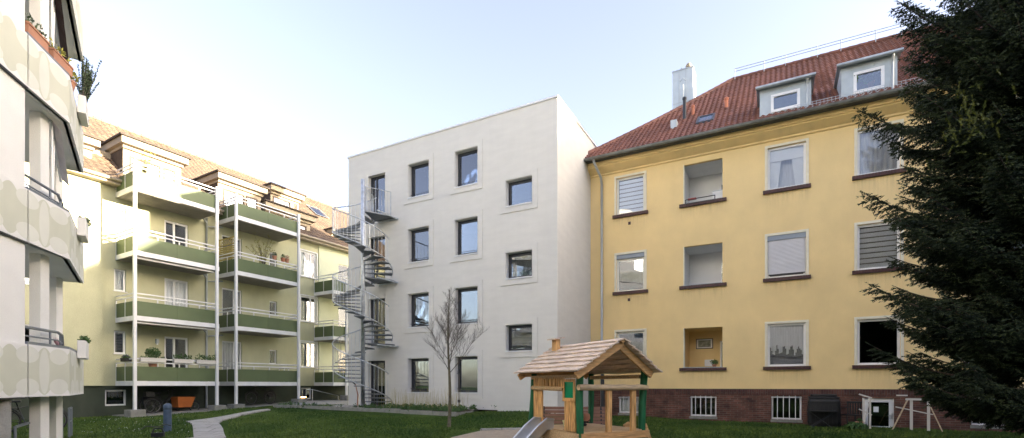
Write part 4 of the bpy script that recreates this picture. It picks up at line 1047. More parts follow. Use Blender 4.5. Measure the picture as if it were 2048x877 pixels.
for (a, b, t_) in ((AU[0], AU[1], 'A'), (BU[0], BU[1], 'B')):
    for k in range(4): balcony(a, b, ZS[k], True, t_, k)
for k in range(3): balcony(CU[0]+.2, CU[1], ZS[k], True, 'C', k)
posts(AU[0]-.04, AU[1]-.12, 10.95); posts(BU[0]-.12, BU[1]-.05, 10.95); posts(CU[0]+1.1, CU[1], 7.9)
# awning boxes below first floor balcony of tower A
for zz in (ZS[1]-.3, ZS[2]-.3):
    m = MB(); m.box(AU[0]+.1, AU[1]-.15, -BD+.12, -BD+.24, zz, zz+.08); m.build('awning_box', M['white_paint'], gb)

# balcony objects -------------------------------------------------
def gloc(u, n, z): return G.w(u, n, z)
def planter_box(fr, u, n, z, w, d_, h, boxm, label, cat='planter', leafm='leaf', nleaf=160, size=.04, lh=.14, flower=None, group=None, spread=1):
    r_ = root('flower_box', fr.w(u, n, z), fr.ang, label, cat, group)
    b = MB(); b.box(-w/2, w/2, -d_/2, d_/2, 0, h); b.box(-w/2-.015, w/2+.015, -d_/2-.015, d_/2+.015, h-.03, h+.004); b.build('box', M[boxm], r_)
    MB().box(-w/2+.02, w/2-.02, -d_/2+.02, d_/2-.02, h+.004, h+.012).build('soil', M['soil'], r_)
    parts = [leaf_cloud(RG, ((-w/2+w*(i+.5)/4)*spread, 0, h+lh*.55), (w/7, d_*.6, lh*(.6+.6*RG.random())), nleaf//4, size, up=1) for i in range(4)]
    np_mesh('foliage', np.concatenate(parts), 4, M[leafm], r_)
    if flower: np_mesh('flowers', leaf_cloud(RG, (0, 0, h+lh), (w/2.3, d_*.5, lh*.4), nleaf//2, size*.8), 4, M[flower], r_)
    return r_
zr = ZS[0]+.62+.15
for i, (x0, x1) in enumerate(((279, 332), (346, 386), (391, 434))):
    a, b = G.u(x0, -BD-.05), G.u(x1, -BD-.05)
    planter_box(G, (a+b)/2, -BD-.02, zr-.04+.09, b-a-.05, .2, .17, 'white_weathered', ['white flower box on ground balcony rail beside the round boxwood', 'white flower box with dark green herbs in the middle of the balcony rail', 'white flower box with trailing leaves at right end of balcony rail'][i], group='white flower boxes on the lowest left balcony', nleaf=[100, 260, 320][i], lh=[.06, .18, .2][i])
a, b = G.u(239), G.u(262)
planter_box(G, AU[0]-.02, -1.0, zr-.03+.09, .22, .5, .14, 'black_plastic', 'dark flower box of violet pansies on the left end of the lowest balcony', flower='flower_violet', nleaf=160, lh=.1)
r_ = root('boxwood_ball', gloc(G.u(308, -1.5), -1.42, ZS[0]), 0, 'round clipped boxwood in a pot behind the lowest left balcony rail', 'shrub')
MB().lathe((0, 0, 0), [(.14, .55), (.2, .9), (.17, .9)], 14).build('pot', M['terracotta'], r_); MB().lathe((0, 0, 0), [(.2, 0), (.2, .55)], 10).build('stand', M['brown_cladding'], r_)
np_mesh('foliage', leaf_cloud(RG, (0, 0, 1.24), (.3, .3, .24), 1400, .03), 4, M['leaf'], r_)
# wall lamp by the door
o = MB().box(-.05, .05, -.12, 0, -.1, .1).build('wall_lamp', M['zinc_light']); o.location = gloc(G.u(313), -.002, G.z(313, 683)); o.rotation_euler = (0, 0, G.ang); MB().lathe((0, -.06, -.16), [(.04, 0), (.04, .055)], 8).build('lamp_shade', M['paper'], o)
tag(o, 'small square outdoor wall lamp left of the lowest balcony door', 'lamp')
# bars with pots on tower B second floor balcony
for i, (px, mt, lf) in enumerate(((549, 'terracotta', 'leaf_rosemary'), (566, 'redtube', 'leaf'), (574, 'terracotta', 'flower_mix'))):
    n_ = -BD+.02; potted('balcony_pot', gloc(G.u(px, n_), n_, ZS[2]+.97), ['small terracotta pot leftmost on the upper right balcony rail', 'red pot with dark green plant on the upper right balcony rail', 'pot with pale twiggy plant near the end of the upper right balcony rail'][i], 'potted plant', .11, .2, leafm=lf, potm=mt, rad=(.12, .12, .12), n=110, group='pots on the upper balcony rail')
# climbing yellow shrub
def twiggy(name, loc, label, cat, h, spread, n, leafm, twigm='twig', leafsize=.035, nl=600, potr=.18, poth=.35, potm='terracotta', droop=0):
    r_ = root(name, loc, 0, label, cat); MB().lathe((0, 0, 0), [(potr*.75, 0), (potr, poth), (potr*.9, poth)], 12).build('pot', M[potm], r_)
    m = MB(); tips = []
    for i in range(n):
        a = rnd.random()*6.28; s = spread*(.3+.7*rnd.random()); hh = h*(.5+.5*rnd.random())
        p0 = Vector((0, 0, poth)); p1 = Vector((math.cos(a)*s*.35, math.sin(a)*s*.35, poth+hh*.6)); p2 = Vector((math.cos(a)*s, math.sin(a)*s, poth+hh*(1-droop*rnd.random())))
        m.tube([p0, p1, p2], [.01, .008, .003], 4); tips += [p0.lerp(p1, .7), p1, p1.lerp(p2, .5), p2]
    m.build('stems', M[twigm], r_)
    V = [leaf_cloud(RG, tuple(t_), (.1, .1, .1), max(3, nl//len(tips)), leafsize) for t_ in tips]; np_mesh('foliage', np.concatenate(V), 4, M[leafm], r_); return r_
twiggy('balcony_shrub', gloc(G.u(527, -1.2), -1.2, ZS[2]), 'yellow green twiggy shrub growing above the upper right balcony rail', 'shrub', 1.85, .85, 22, 'leaf_yellow', nl=620, leafsize=.035)
twiggy('balcony_shrub', gloc(G.u(287, -1.5), -1.5, ZS[3]), 'sunlit yellow shrub behind the rail of the top left balcony', 'shrub', 1.35, .4, 14, 'leaf_yellow', nl=420, leafsize=.035)
# lattice screen
r_ = root('lattice_screen', gloc(BU[0]+.0, -.1, ZS[2]+.0), G.ang, 'yellow wooden lattice screen at the left side of the upper right balcony', 'screen')
m = MB(); m.box(-.02, .02, -1.55, -1.49, .62, 1.75); m.box(-.02, .02, -.06, 0, .62, 1.75); m.box(-.02, .02, -1.49, -.06, 1.7, 1.75); m.box(-.02, .02, -1.49, -.06, 1.38, 1.42); m.build('frame', M['yellow_lattice'], r_)
m = MB()
for i in range(9):
    y = -1.45+i*.165
    for s in (-1, 1): m.tube([(0, y, 1.4), (0, min(-.06, max(-1.49, y+s*.3)), 1.7)], .012, 4)
for i in range(7): m.box(-.01, .01, -1.49, -.06, .65+i*.1, .65+i*.1+.07)
m.build('slats', M['yellow_lattice'], r_)

# ================================================================== LEFT WHITE BUILDING
lb_ = froot(L, 'white_balcony_house', 'white house with wave patterned balcony parapets at the left edge', 'building')
LZ = [1.30, 4.06, 6.82, 9.58, 12.34]
A_, B_, C_, D_ = (0, 0), (1.245, 0), (3.97, 1.05), (3.64, 1.95)
lh = []
for k in range(5):
    for u_ in (-4, -8, -12, -16): lh.append((u_, u_+1.4, LZ[k]+1.05, LZ[k]+2.45))
mb = MB()
wall_holes(mb, -22, 0, 1.28, 15.2, lh, 0, .2)
mb.quad((0, 0, 1.28), (0, 9, 1.28), (0, 9, 15.2), (0, 0, 15.2)); mb.quad((-22, 0, 1.28), (-22, 9, 1.28), (0, 9, 1.28), (0, 0, 1.28)); mb.quad((-22, 2.6, -.5), (-2.2, 2.6, -.5), (-2.2, 2.6, 1.28), (-22, 2.6, 1.28)); mb.quad((-2.2, 2.6, -.5), (-2.2, 9, -.5), (-2.2, 9, 1.28), (-2.2, 2.6, 1.28)); mb.quad((-22, 0, -.5), (-22, 0, 15.2), (-22, 9, 15.2), (-22, 9, -.5)); mb.quad((-22, 0, 15.2), (0, 0, 15.2), (0, 9, 15.2), (-22, 9, 15.2)); mb.quad((-22, 9, -.5), (-22, 9, 15.2), (0, 9, 15.2), (0, 9, -.5))
mb.build('wall', M['white_panel'], lb_)
interior(lb_, -21.9, -.1, 0, 15, .3, 2.5, [q+.05 for q in LZ])
for h in lh: window(lb_, *h, .08, M['pvc'], M['glass'], .07, curt='white')
def uvband(name, pts, z0, z1, mat_, par, t=.1, ustart=0):
    """vertical band following a polyline, UV in metres"""
    me = bpy.data.meshes.new(name); v = []; f = []; uv = []
    s = ustart
    for i in range(len(pts)-1):
        a, b = Vector(pts[i]), Vector(pts[i+1]); Ld = (b-a).length; j = len(v)
        v += [(a.x, a.y, z0), (b.x, b.y, z0), (b.x, b.y, z1), (a.x, a.y, z1)]; f.append((j, j+1, j+2, j+3)); uv += [(s, 0), (s+Ld, 0), (s+Ld, z1-z0), (s, z1-z0)]
        dn = Vector((-(b-a).y, (b-a).x)).normalized()*t; a2, b2 = a+dn, b+dn; j = len(v)
        v += [(a2.x, a2.y, z0), (b2.x, b2.y, z0), (b2.x, b2.y, z1), (a2.x, a2.y, z1)]; f.append((j+3, j+2, j+1, j)); uv += [(0, -5)]*4
        f.append((j-4+3, j-4+2, j+2, j+3)); uv += [(0, -5)]*4; f.append((j-4, j, j+1, j-3)); uv += [(0, -5)]*4
        if i == len(pts)-2: f.append((j-3, j+1, j+2, j-2)); uv += [(0, -5)]*4
        s += Ld
    me.from_pydata(v, [], f); me.materials.append(mat_); ul = me.uv_layers.new(name='UVMap')
    for i, q in enumerate(uv): ul.data[i].uv = q
    o = bpy.data.objects.new(name, me); COL.objects.link(o); o.parent = par; return o
PH = .94
for k in range(4):
    z0 = LZ[k]
    uvband('wave_band', [(-22, -.05), (-.02, -.05)], z0, z0+PH+.0, M['wave'], lb_, .049, ustart=-21.98)
    m = MB(); m.box(-22, 0, -.052, -.002, z0-.03, z0-.008); m.build('joint', M['dark_metal'], lb_)
    s = MB(); s.prism([A_, B_, C_, D_, (0, 3.4)], z0-.0, z0+.16); b = s.build('balcony', M['white_panel'], lb_)
    if k > 0 or True:
        b2 = MB()
    uvband('parapet', [(.0, -.05), (1.245, -.05), (4.02, 1.02)], z0, z0+PH, M['wave'], b, .1, ustart=0)
    c = MB(); c.tube([(0, -.01, z0+PH+.02), (1.245, -.01, z0+PH+.02), (4.0, 1.05, z0+PH+.02)], .045, 4); c.build('coping', M['grey_rail'], b)
    if k < 3:
        r = MB()
        for h, rr_ in ((.33, .028), (.17, .016)): r.tube([(0, .12, z0+PH+h), (1.2, .12, z0+PH+h), (1.75, .33, z0+PH+h-.02), (1.95, .41, z0+PH+.02)], rr_, 6)
        for p_ in ((.95, .12), (1.5, .23)): r.tube([(p_[0], p_[1], z0+.1), (p_[0], p_[1], z0+PH+.33)], .02, 5)
        r.build('handrail', M['grey_rail'], b)
# columns over the full height
for (u0, u1, n0, n1) in ((.9, 1.17, .25, .43), (3.3, 3.55, 1.22, 1.36)):
    m = MB(); m.box(u0, u1, n0, n1, -.4, 12.5); m.build('column', M['white_panel'], lb_)
m = MB(); m.lathe((-.36, .22, 0), [(.2, -.4), (.2, 1.29)], 20); 
# the ground floor under the wall is open here: lift wall visually by a dark passage behind the round pillar
m.build('round_pillar', M['concrete'], lb_, smooth=True)

def box_out(k, label, leafm, big=False):
    z = LZ[k]+PH-.12
    u, n = 2.85, .56
    r_ = root('hanging_planter', L.w(u, n, z), L.ang+math.atan2(1.05, 2.725), label, 'planter')
    m = MB(); m.prism([(-.38, 0), (.38, 0), (.38, -.15), (-.38, -.15)], 0, .4); m.build('box', M['white_panel'], r_, bevel=.01)
    MB().box(-.36, .36, -.13, -.02, .402, .41).build('soil', M['soil'], r_)
    if big:
        s = MB(); V = []
        for i in range(46):
            a = rnd.random()*6.28; q = rnd.random(); p0 = Vector((-.2+.5*rnd.random(), -.08, .4)); p2 = p0+Vector((math.cos(a)*.42*q, math.sin(a)*.3*q-.05, .5+.55*rnd.random())); p1 = p0.lerp(p2, .5)+Vector((0, 0, -.04))
            s.tube([p0, p1, p2], [.007, .005, .003], 4)
            for t_ in range(14):
                p = p0.lerp(p2, .25+.75*t_/13); V.append(leaf_cloud(RG, tuple(p), (.022, .022, .03), 9, .022, up=.5))
        s.build('stems', M['twig'], r_); np_mesh('foliage', np.concatenate(V), 4, M[leafm], r_)
    else: np_mesh('foliage', leaf_cloud(RG, (.15, -.08, .45), (.3, .12, .09), 180, .045, up=.6), 4, M[leafm], r_)
box_out(2, 'white planter with tall grey green rosemary hanging on the upper left balcony', 'leaf_rosemary', True)
box_out(1, 'empty looking white planter hanging on the middle left balcony corner', 'leaf_rosemary')
box_out(0, 'white planter with low green plants on the lowest left balcony corner', 'leaf')
for i, (ua_, ub_) in enumerate(((.05, .62), (.78, 1.4))):
    planter_box(L, (ua_+ub_)/2, .06, LZ[2]+PH+.06, ub_-ua_, .17, .2, 'terracotta', ['terracotta flower box with twiggy herbs nearest on the upper left balcony', 'terracotta flower box with yellow green herbs further along the upper left balcony'][i], leafm='leaf_yellow' if i else 'leaf_rosemary', nleaf=90, lh=.16, group='terracotta boxes on the upper left balcony')
potted('round_pot', L.w(2.0, .36, LZ[2]+PH+.06), 'round terracotta pot with grassy plant at the bend of the upper left balcony', 'potted plant', .14, .22, 'leaf_yellow', (.2, .2, .14), 200, .05)
# awnings
def awning(k, u, n, label, cm, ln):
    r_ = root('folded_awning', L.w(u, n, LZ[k+1]-.02), L.ang+math.atan2(1.05, 2.725), label, 'awning')
    m = MB(); nS = 16
    for i in range(nS):
        a, b = -.1+ln*i/nS, -.1+ln*(i+1)/nS; s0 = .05*abs(math.sin(a*9)); s1 = .05*abs(math.sin(b*9)); za, zb_ = -.05-a*.45, -.05-b*.45
        m.quad((a, 0, za), (b, 0, zb_), (b, -.12, zb_-.12-s1), (a, -.12, za-.12-s0)); m.quad((a, .02, za+.04), (b, .02, zb_+.04), (b, 0, zb_), (a, 0, za))
    m.build('cloth', M[cm], r_); m = MB(); m.tube([(-.1, .03, 0), (ln-.1, .03, -.05-ln*.45)], .02, 6); m.tube([(0, .02, -.05), (0, .02, -1.75)], .022, 6); m.tube([(.35, .02, -.1), (.05, .02, -1.75)], .018, 6); m.build('arm', M['white_paint'], r_)
awning(1, 1.3, .25, 'folded pale pink striped awning hanging in the middle left balcony', 'awning_pink', 1.5)
awning(2, 1.3, .25, 'dark red scalloped awning folded down under the upper left balcony', 'awning_red', 1.9)
# cloths on lowest balcony
for i, (u, n, cm, lab) in enumerate(((1.55, .42, 'cloth_green', 'green plastic bag lying behind the lowest left balcony parapet'), (1.95, .45, 'cloth_pink', 'pink cloth hung over the lowest left balcony rail'))):
    m = MB(); rg = random.Random(i); K_ = 7
    P = [[(-.2+.4*a/K_, .1*(b/K_)-.05+.02*rg.random(), .34*b/K_-.1+.03*math.sin(a*1.7)) for a in range(K_+1)] for b in range(K_+1)]
    for b in range(K_):
        for a in range(K_): m.quad(P[b][a], P[b][a+1], P[b+1][a+1], P[b+1][a])
    for b in range(K_):
        for a in range(K_): m.quad(*[(q[0], q[1]+.03, q[2]) for q in (P[b][a], P[b+1][a], P[b+1][a+1], P[b][a+1])])
    o = m.build('plastic_bag' if i == 0 else 'cloth', M[cm], None, smooth=True); o.location = L.w(u, n, LZ[0]+PH+.02); o.rotation_euler = (0, 0, L.ang+.3); tag(o, lab, 'bag' if i == 0 else 'cloth')
# railings on the ground at the left
def rail(name, pts, label, h=.9):
    P = [Vector(p) for p in pts]; r_ = root(name, P[0], 0, label, 'railing'); off = P[0]
    m = MB(); m.tube([p-off+Vector((0, 0, h)) for p in P], .028, 6); m.tube([p-off+Vector((0, 0, h*.55)) for p in P], .018, 6); m.build('rails', M['grey_rail'], r_)
    for p in P: MB().tube([p-off, p-off+Vector((0, 0, h))], .025, 6).build('post', M['grey_rail'], r_)
def gat(px, D, dz=0): x = (px-1024)/1000*D; return (x, D, ter(x, D)+dz)
rail('handrail_fence', [gat(30, 9.0), gat(78, 10.2), ], 'grey metal handrail in the foreground under the left balcony', .72)
rail('handrail_fence', [gat(98, 11.8), gat(124, 12.4)], 'short sloping grey handrail between the white columns', .82)
rail('handrail_fence', [gat(138, 13.2), gat(143, 13.6)], 'short grey rail end standing just right of the white columns', .78)

# ================================================================== SHADING NEIGHBOURS (outside the picture, the right-hand blocks are added to cut off low sun)
def block(name, x0, x1, y0, y1, h, label, col, rz=0):
    r_ = root(name, ((x0+x1)/2, (y0+y1)/2, 0), rz, label, 'building'); hx, hy = (x1-x0)/2, (y1-y0)/2
    mm = mat(name+'_wall', col, .9, var=.06); hs = []
    for i in range(int(2*hx/3)):
        for k in range(int((h-1)/3)): hs.append((-hx+.9+i*3, -hx+2.2+i*3, 1.2+k*3, 2.7+k*3))
    m = wall_holes(MB(), -hx, hx, -1, h, hs, hy, -.2); m.quad((-hx, -hy, -1), (-hx, hy, -1), (-hx, hy, h), (-hx, -hy, h)); m.quad((hx, -hy, -1), (hx, -hy, h), (hx, hy, h), (hx, hy, -1)); m.quad((-hx, -hy, -1), (-hx, -hy, h), (hx, -hy, h), (hx, -hy, -1)); m.quad((-hx, -hy, h), (-hx, hy, h), (hx, hy, h), (hx, -hy, h))
    m.build('wall', mm, r_)
    fr = None
    for a, b, c_, d_ in hs:
        f = frame_rect(MB(), a, b, c_, d_, hy-.12, hy-.18, .08, mull=((a+b)/2,)).build('window', M['pvc'], r_); MB().box(a+.06, b-.06, hy-.155, hy-.15, c_+.06, d_-.06).build('pane', M['glass_dark'], f)
    m = MB(); m.box(-hx-.4, hx+.4, -hy-.4, hy+.4, h+.01, h+.35); m.build('roof', M['tile_brown'], r_)
block('courtyard_house', -16, 22, -26, -16, 10.5, 'beige apartment house closing the courtyard behind the camera', (.5, .42, .3))
block('shade_block', 30, 42, -24, 3.2, 15.5, 'unseen grey block added on the right to shade the left house and courtyard', (.4, .38, .35))  # added out of view, tall enough to shade the left house

block('low_shade_block', 30.2, 41.5, 3.4, 10.2, 11.2, 'unseen low grey block added on the right to keep sun off the lawn', (.4, .38, .35))  # added in the gap to stop low sunbeams reaching the lawn

# ================================================================== PLAYHOUSE
pf = Frame(1.19, 8.8, .875, .484)
ph = root('playhouse', (1.19, 8.8, 0), pf.ang, 'wooden playhouse on green posts with plank roof, chimney and metal slide', 'playhouse')
zg = 0
def wobble_post(x, y, z0, z1, r, mt, name, seed):
    rg = random.Random(seed); pts = []; rs = []
    for i in range(9):
        t = i/8; pts.append((x+.05*(t-.4)+.018*math.sin(t*5+seed), y+.018*math.cos(t*4+seed*2), z0+(z1-z0)*t)); rs.append(r*(1+.1*(rg.random()-.5)))
    MB().tube(pts, rs, 12).build(name, M[mt], ph, smooth=True)
wobble_post(0, 0, -.1, 1.76, .066, 'green_post', 'post', 1); wobble_post(1.49, 0, -.1, 1.80, .068, 'green_post', 'post', 2)
wobble_post(0, 1.63, -.1, 1.74, .062, 'green_post', 'post', 3); wobble_post(1.49, 1.63, -.1, 1.76, .062, 'green_post', 'post', 4)
m = MB()
for i in range(11): m.box(.02+i*.135, .02+i*.135+.128, -.03, 1.68, .64, .68)
m.build('deck', M['wood_deck'], ph)
MB().box(-.02, 1.55, -.10, -.07, .53, .66).build('deck_beam', M['wood_along'], ph); MB().box(-.02, 1.55, 1.70, 1.73, .53, .66).build('deck_beam', M['wood_along'], ph)
MB().box(-.10, -.07, -.07, 1.72, .5, .66).build('deck_beam', M['wood_deck'], ph); MB().box(1.56, 1.59, -.07, 1.72, .5, .66).build('deck_beam', M['wood_deck'], ph)
# roof boards: layered wavy planks
rx, rz_, ex0, ex1, ez = .68, 2.325, -.31, 1.60, 1.72
y0r, y1r = -.36, 1.76
def board(mb, x0, z0, x1, z1, ya, yb_, th, rg):
    n = 10; d = Vector((x1-x0, 0, z1-z0)).normalized(); nrm = Vector((-d.z, 0, d.x)); nrm = nrm if nrm.z > 0 else -nrm
    i0 = len(mb.v); e = 0
    for i in range(n+1):
        y = ya+(yb_-ya)*i/n; w = .018*math.sin(i*1.3+rg.random()*2)+.01*rg.random()
        a = Vector((x0, y, z0))-d*w; b = Vector((x1, y, z1))
        for p in (a, b, b+nrm*th, a+nrm*th): mb.v.append(tuple(p))
    for i in range(n):
        for q in range(4):
            q2 = (q+1) % 4; mb.f.append((i0+i*4+q, i0+i*4+q2, i0+i*4+4+q2, i0+i*4+4+q))
    mb.f.append((i0, i0+3, i0+2, i0+1)); j = i0+n*4; mb.f.append((j, j+1, j+2, j+3))
for side in (0, 1):
    NB = 7
    for i in range(NB):
        rg = random.Random(i+side*50); xe = ex0 if side == 0 else ex1
        t0, t1 = i/NB, min(1.0, (i+1)/NB+.035)
        x0, z0 = xe+(rx-xe)*t0, ez+(rz_-ez)*t0; x1, z1 = xe+(rx-xe)*t1, ez+(rz_-ez)*t1
        m = MB(); lift = .034
        board(m, x0, z0+lift, x1, z1-.004, y0r-.03*rg.random(), y1r+.04*rg.random(), .024, rg); m.build('roof_board', M['shingle'], ph)
m = MB(); m.tube([(rx, y0r, rz_-.03), (rx, y1r, rz_-.03)], .04, 6); m.build('ridge_beam', M['wood_along'], ph)
# barge boards front and back, rafters
def plank(mb, a, b, w, t):
    a, b = Vector(a), Vector(b); d = (b-a).normalized(); up = Vector((0, 1, 0)); s = d.cross(up).normalized()
    if s.z > 0: s = -s
    i = len(mb.v)
    for p in (a, b):
        for q in (p, p+s*w, p+s*w+up*t, p+up*t): mb.v.append(tuple(q))
    for q in range(4):
        q2 = (q+1) % 4; mb.f.append((i+q, i+q2, i+4+q2, i+4+q))
    mb.f += [(i, i+3, i+2, i+1), (i+4, i+5, i+6, i+7)]
for yy in (y0r+.06, y1r-.12):
    m = MB(); plank(m, (ex0+.0, yy, ez+.0), (rx+.03, yy, rz_+.0), .125, .045); m.build('barge_board', M['wood_along'], ph)
    m = MB(); plank(m, (rx+.0, yy+.047, rz_+.0), (ex1-.08, yy+.047, ez+.03), .125, .045); m.build('barge_board', M['wood_along'], ph)
# back gable: horizontal dark boards seen under the roof
m = MB()
for i in range(5):
    z = 1.68+i*.13; f = (z+.06-ez)/(rz_-ez); xa, xb = ex0+(rx-ex0)*f+.12, ex1-(ex1-rx)*f-.12
    if xb > xa: m.box(xa, xb, 1.62, 1.65, z, z+.125)
m.build('gable_boards', M['wood_along'], ph)
m = MB(); m.box(-.03, .03, .08, 1.6, 1.63, 1.70); m.box(1.46, 1.52, .08, 1.6, 1.64, 1.71); m.build('eave_beam', M['wood_deck'], ph)
# chimney on roof
m = MB(); cx, cy = .46, 1.42; zc = ez+(rz_-ez)*(cx-ex0)/(rx-ex0)
m.prism([(cx-.055, cy-.07), (cx+.055, cy-.07), (cx+.055, cy+.07), (cx-.055, cy+.07)], zc-.05, zc+.26); ch_ = m.build('chimney', M['wood'], ph); MB().prism([(cx-.14, cy-.14), (cx+.13, cy-.13), (cx+.14, cy+.13), (cx-.13, cy+.14)], lambda p: zc+.262+(p[0]-cx)*.15, lambda p: zc+.29+(p[0]-cx)*.15).build('chimney_cap', M['shingle'], ch_)
# slide side (x=0 plane): window panel near the front post, doorway, plank wall near the far post
for ya, yb2, zt_ in ((.09, .17, 1.26), (.18, .28, 1.26), (.29, .42, 1.26), (1.18, 1.34, 1.66), (1.35, 1.5, 1.66)): MB().box(-.035, .0, ya, yb2, .68, zt_).build('side_plank', M['wood'], ph, bevel=.006)
m = MB()
for i in range(8): m.box(-.03, .0, .46+i*.13, .55+i*.13, 1.46, 1.66)
m.build('top_planks', M['wood'], ph)
m = MB(); m.tube([(-.05, .42, 1.44), (-.05, 1.5, 1.46)], .045, 8); m.build('lintel_log', M['wood_deck'], ph, smooth=True)
m = MB()
for (ya, yb2, za, zb2) in ((.07, .12, 1.22, 1.62), (.40, .45, 1.22, 1.62), (.12, .40, 1.22, 1.28), (.12, .40, 1.57, 1.62)): m.box(-.055, -.036, ya, yb2, za, zb2)
wf = m.build('window_frame', M['wood'], ph); MB().box(-.03, -.02, .10, .42, 1.26, 1.6).build('pane', M['green_glass'], wf)
# far side plank inside right of the doorway
# front rail beam + balusters
wp = [(-.1+i*.2, -.10+.008*math.sin(i*2), 1.47+.006*math.sin(i*3)) for i in range(9)]; MB().tube(wp, [.052, .056, .05, .054, .052, .055, .05, .052, .046], 10).build('rail_log', M['log'], ph, smooth=True)
m = MB(); m.box(.55, .66, -.085, -.03, .45, 1.44); m.build('rail_post', M['wood'], ph); m = MB(); m.box(1.13, 1.24, -.085, -.03, .45, 1.44); m.build('rail_post', M['wood'], ph)
# right side: slanted board (small ladder) 
m = MB(); m.box(1.62, 1.66, -.1, -.02, .2, .2); 
m = MB(); plank(m, (1.6, .02, .78), (1.95, .02, .0), .14, .04); plank(m, (1.6, .5, .78), (1.95, .5, .0), .14, .04); lad = m.build('ladder', M['wood_along'], ph)
for i in range(3): MB().box(1.64+.1*i, 1.74+.1*i, .06, .5, .52-.22*i, .555-.22*i).build('rung', M['wood'], ph)
# slide
sl_ = MB(); path_ = [(-.02, .70), (-.16, .685), (-.34, .54), (-.66, .24), (-.92, .09), (-1.15, .06)]
ya, yb2 = .78, 1.22
for i in range(len(path_)-1):
    (xa, za), (xb, zb2) = path_[i], path_[i+1]
    sl_.quad((xa, ya, za), (xa, yb2, za), (xb, yb2, zb2), (xb, ya, zb2)); sl_.quad((xa, ya, za-.02), (xb, ya, zb2-.02), (xb, yb2, zb2-.02), (xa, yb2, za-.02))
slide = sl_.build('slide', M['steel'], ph)
for yy in (ya, yb2):
    m = MB(); top = [(-.02, .86), (-.18, .88), (-.38, .74), (-.70, .44), (-.94, .27), (-1.15, .2)]
    for i in range(5):
        a, b, c_, d_ = path_[i], path_[i+1], top[i+1], top[i]; m.quad((a[0], yy, a[1]), (b[0], yy, b[1]), (c_[0], yy, c_[1]), (d_[0], yy, d_[1])); m.quad((a[0], yy+.012, a[1]), (d_[0], yy+.012, d_[1]), (c_[0], yy+.012, c_[1]), (b[0], yy+.012, b[1]))
    m.tube([(q[0], yy+.006, q[1]) for q in top], .022, 8); m.build('slide_side', M['steel'], slide, smooth=False)
# toys
o = MB().lathe((0, 0, 0), [(.055, 0), (.075, .13), (.08, .135), (.07, .135)], 16).build('toy_bucket', M['bucket'], None, smooth=False); o.location = pf.w(.42, 1.0, .684)
MB().tube([(-.075, 0, .13), (-.05, .02, .05), (0, .03, .02), (.05, .02, .05), (.075, 0, .13)], .006, 5).build('handle', M['sill_metal'], o); tag(o, 'light blue patterned toy bucket standing on the playhouse deck', 'bucket')
m = MB(); m.lathe((0, 0, 0), [(.09, 0), (.11, .03), (.05, .06), (.03, .1), (.045, .12)], 10); m.box(.03, .13, -.02, .02, .05, .09); m.box(-.09, -.02, -.03, .03, .05, .11)
o = m.build('toy_digger', M['black_plastic'], None, smooth=False); o.location = pf.w(.92, 1.15, .684); MB().tube([(.1, 0, .07), (.16, 0, .12), (.19, 0, .05)], .01, 5).build('digger_arm', M['black_plastic'], o); tag(o, 'small black toy lying on the playhouse deck beside the bucket', 'toy')
o = MB().lathe((0, 0, 0), [(.07, 0), (.10, .03), (.12, .11), (.11, .19), (.06, .22)], 14).build('wooden_barrel_seat', M['terracotta'], ph, smooth=True); o.location = (1.25, 1.5, .70)

# sandy play area around it
sp_ = [gp(905, 876)[:2], gp(962, 863)[:2], gp(1045, 861)[:2], (1.2, 12.2), (2.3, 10.6), (2.6, 8.6), (1.5, 6), (-2.6, 6)]
struct(gpatch('sand_area', [tuple(p) for p in sp_], M['sand'], .02, .1))
m = MB(); a, b = gp(960, 863), gp(1046, 861); dd_ = (b-a).normalized(); nn_ = Vector((-dd_.y, dd_.x, 0))
for i in range(6): 
    p0, p1 = a.lerp(b, i/6), a.lerp(b, (i+.97)/6); P = [p0, p1, p1+nn_*.3, p0+nn_*.3]; m.prism([(p.x, p.y) for p in P], p0.z-.1, p0.z+.06)
tag(m.build('kerb', M['paving'], None), 'pale concrete slab edging along the back of the sand area', 'edging')

# bench behind the playhouse
be = gp(1150, 850); be = Vector((1.45, 12.0, ter(1.45, 12)))
bn = root('park_bench', be, R(-6), 'reddish brown slatted park bench behind the playhouse', 'bench')
m = MB()
for i in range(5): m.box(-.85, .85, .22+i*.035, .25+i*.035, .50+i*.085, .575+i*.085)
m.build('backrest', M['bench_wood'], bn)
m = MB()
for i in range(5): m.box(-.85, .85, -.25+i*.092, -.17+i*.092, .43, .465)
m.build('seat', M['bench_wood'], bn)
for s in (-.7, .7):
    m = MB(); m.tube([(s, -.22, 0), (s, -.22, .42), (s, .2, .42), (s, .38, .92)], .022, 6); m.tube([(s, .2, .42), (s, .24, 0)], .022, 6); m.build('leg', M['dark_metal'], bn)
o = MB().lathe((0, 0, 0), [(.05, -.1), (.05, 1.9), (.075, 1.91), (.075, 2.1), (.05, 2.15)], 10).build('path_lamp', M['dark_metal'], None); o.location = gat(1205, 14.0); MB().lathe((0, 0, 0), [(.078, 1.95), (.078, 2.05)], 10).build('lens', M['black_plastic'], o)
tag(o, 'thin dark metal lamp post behind the park bench', 'lamp post')

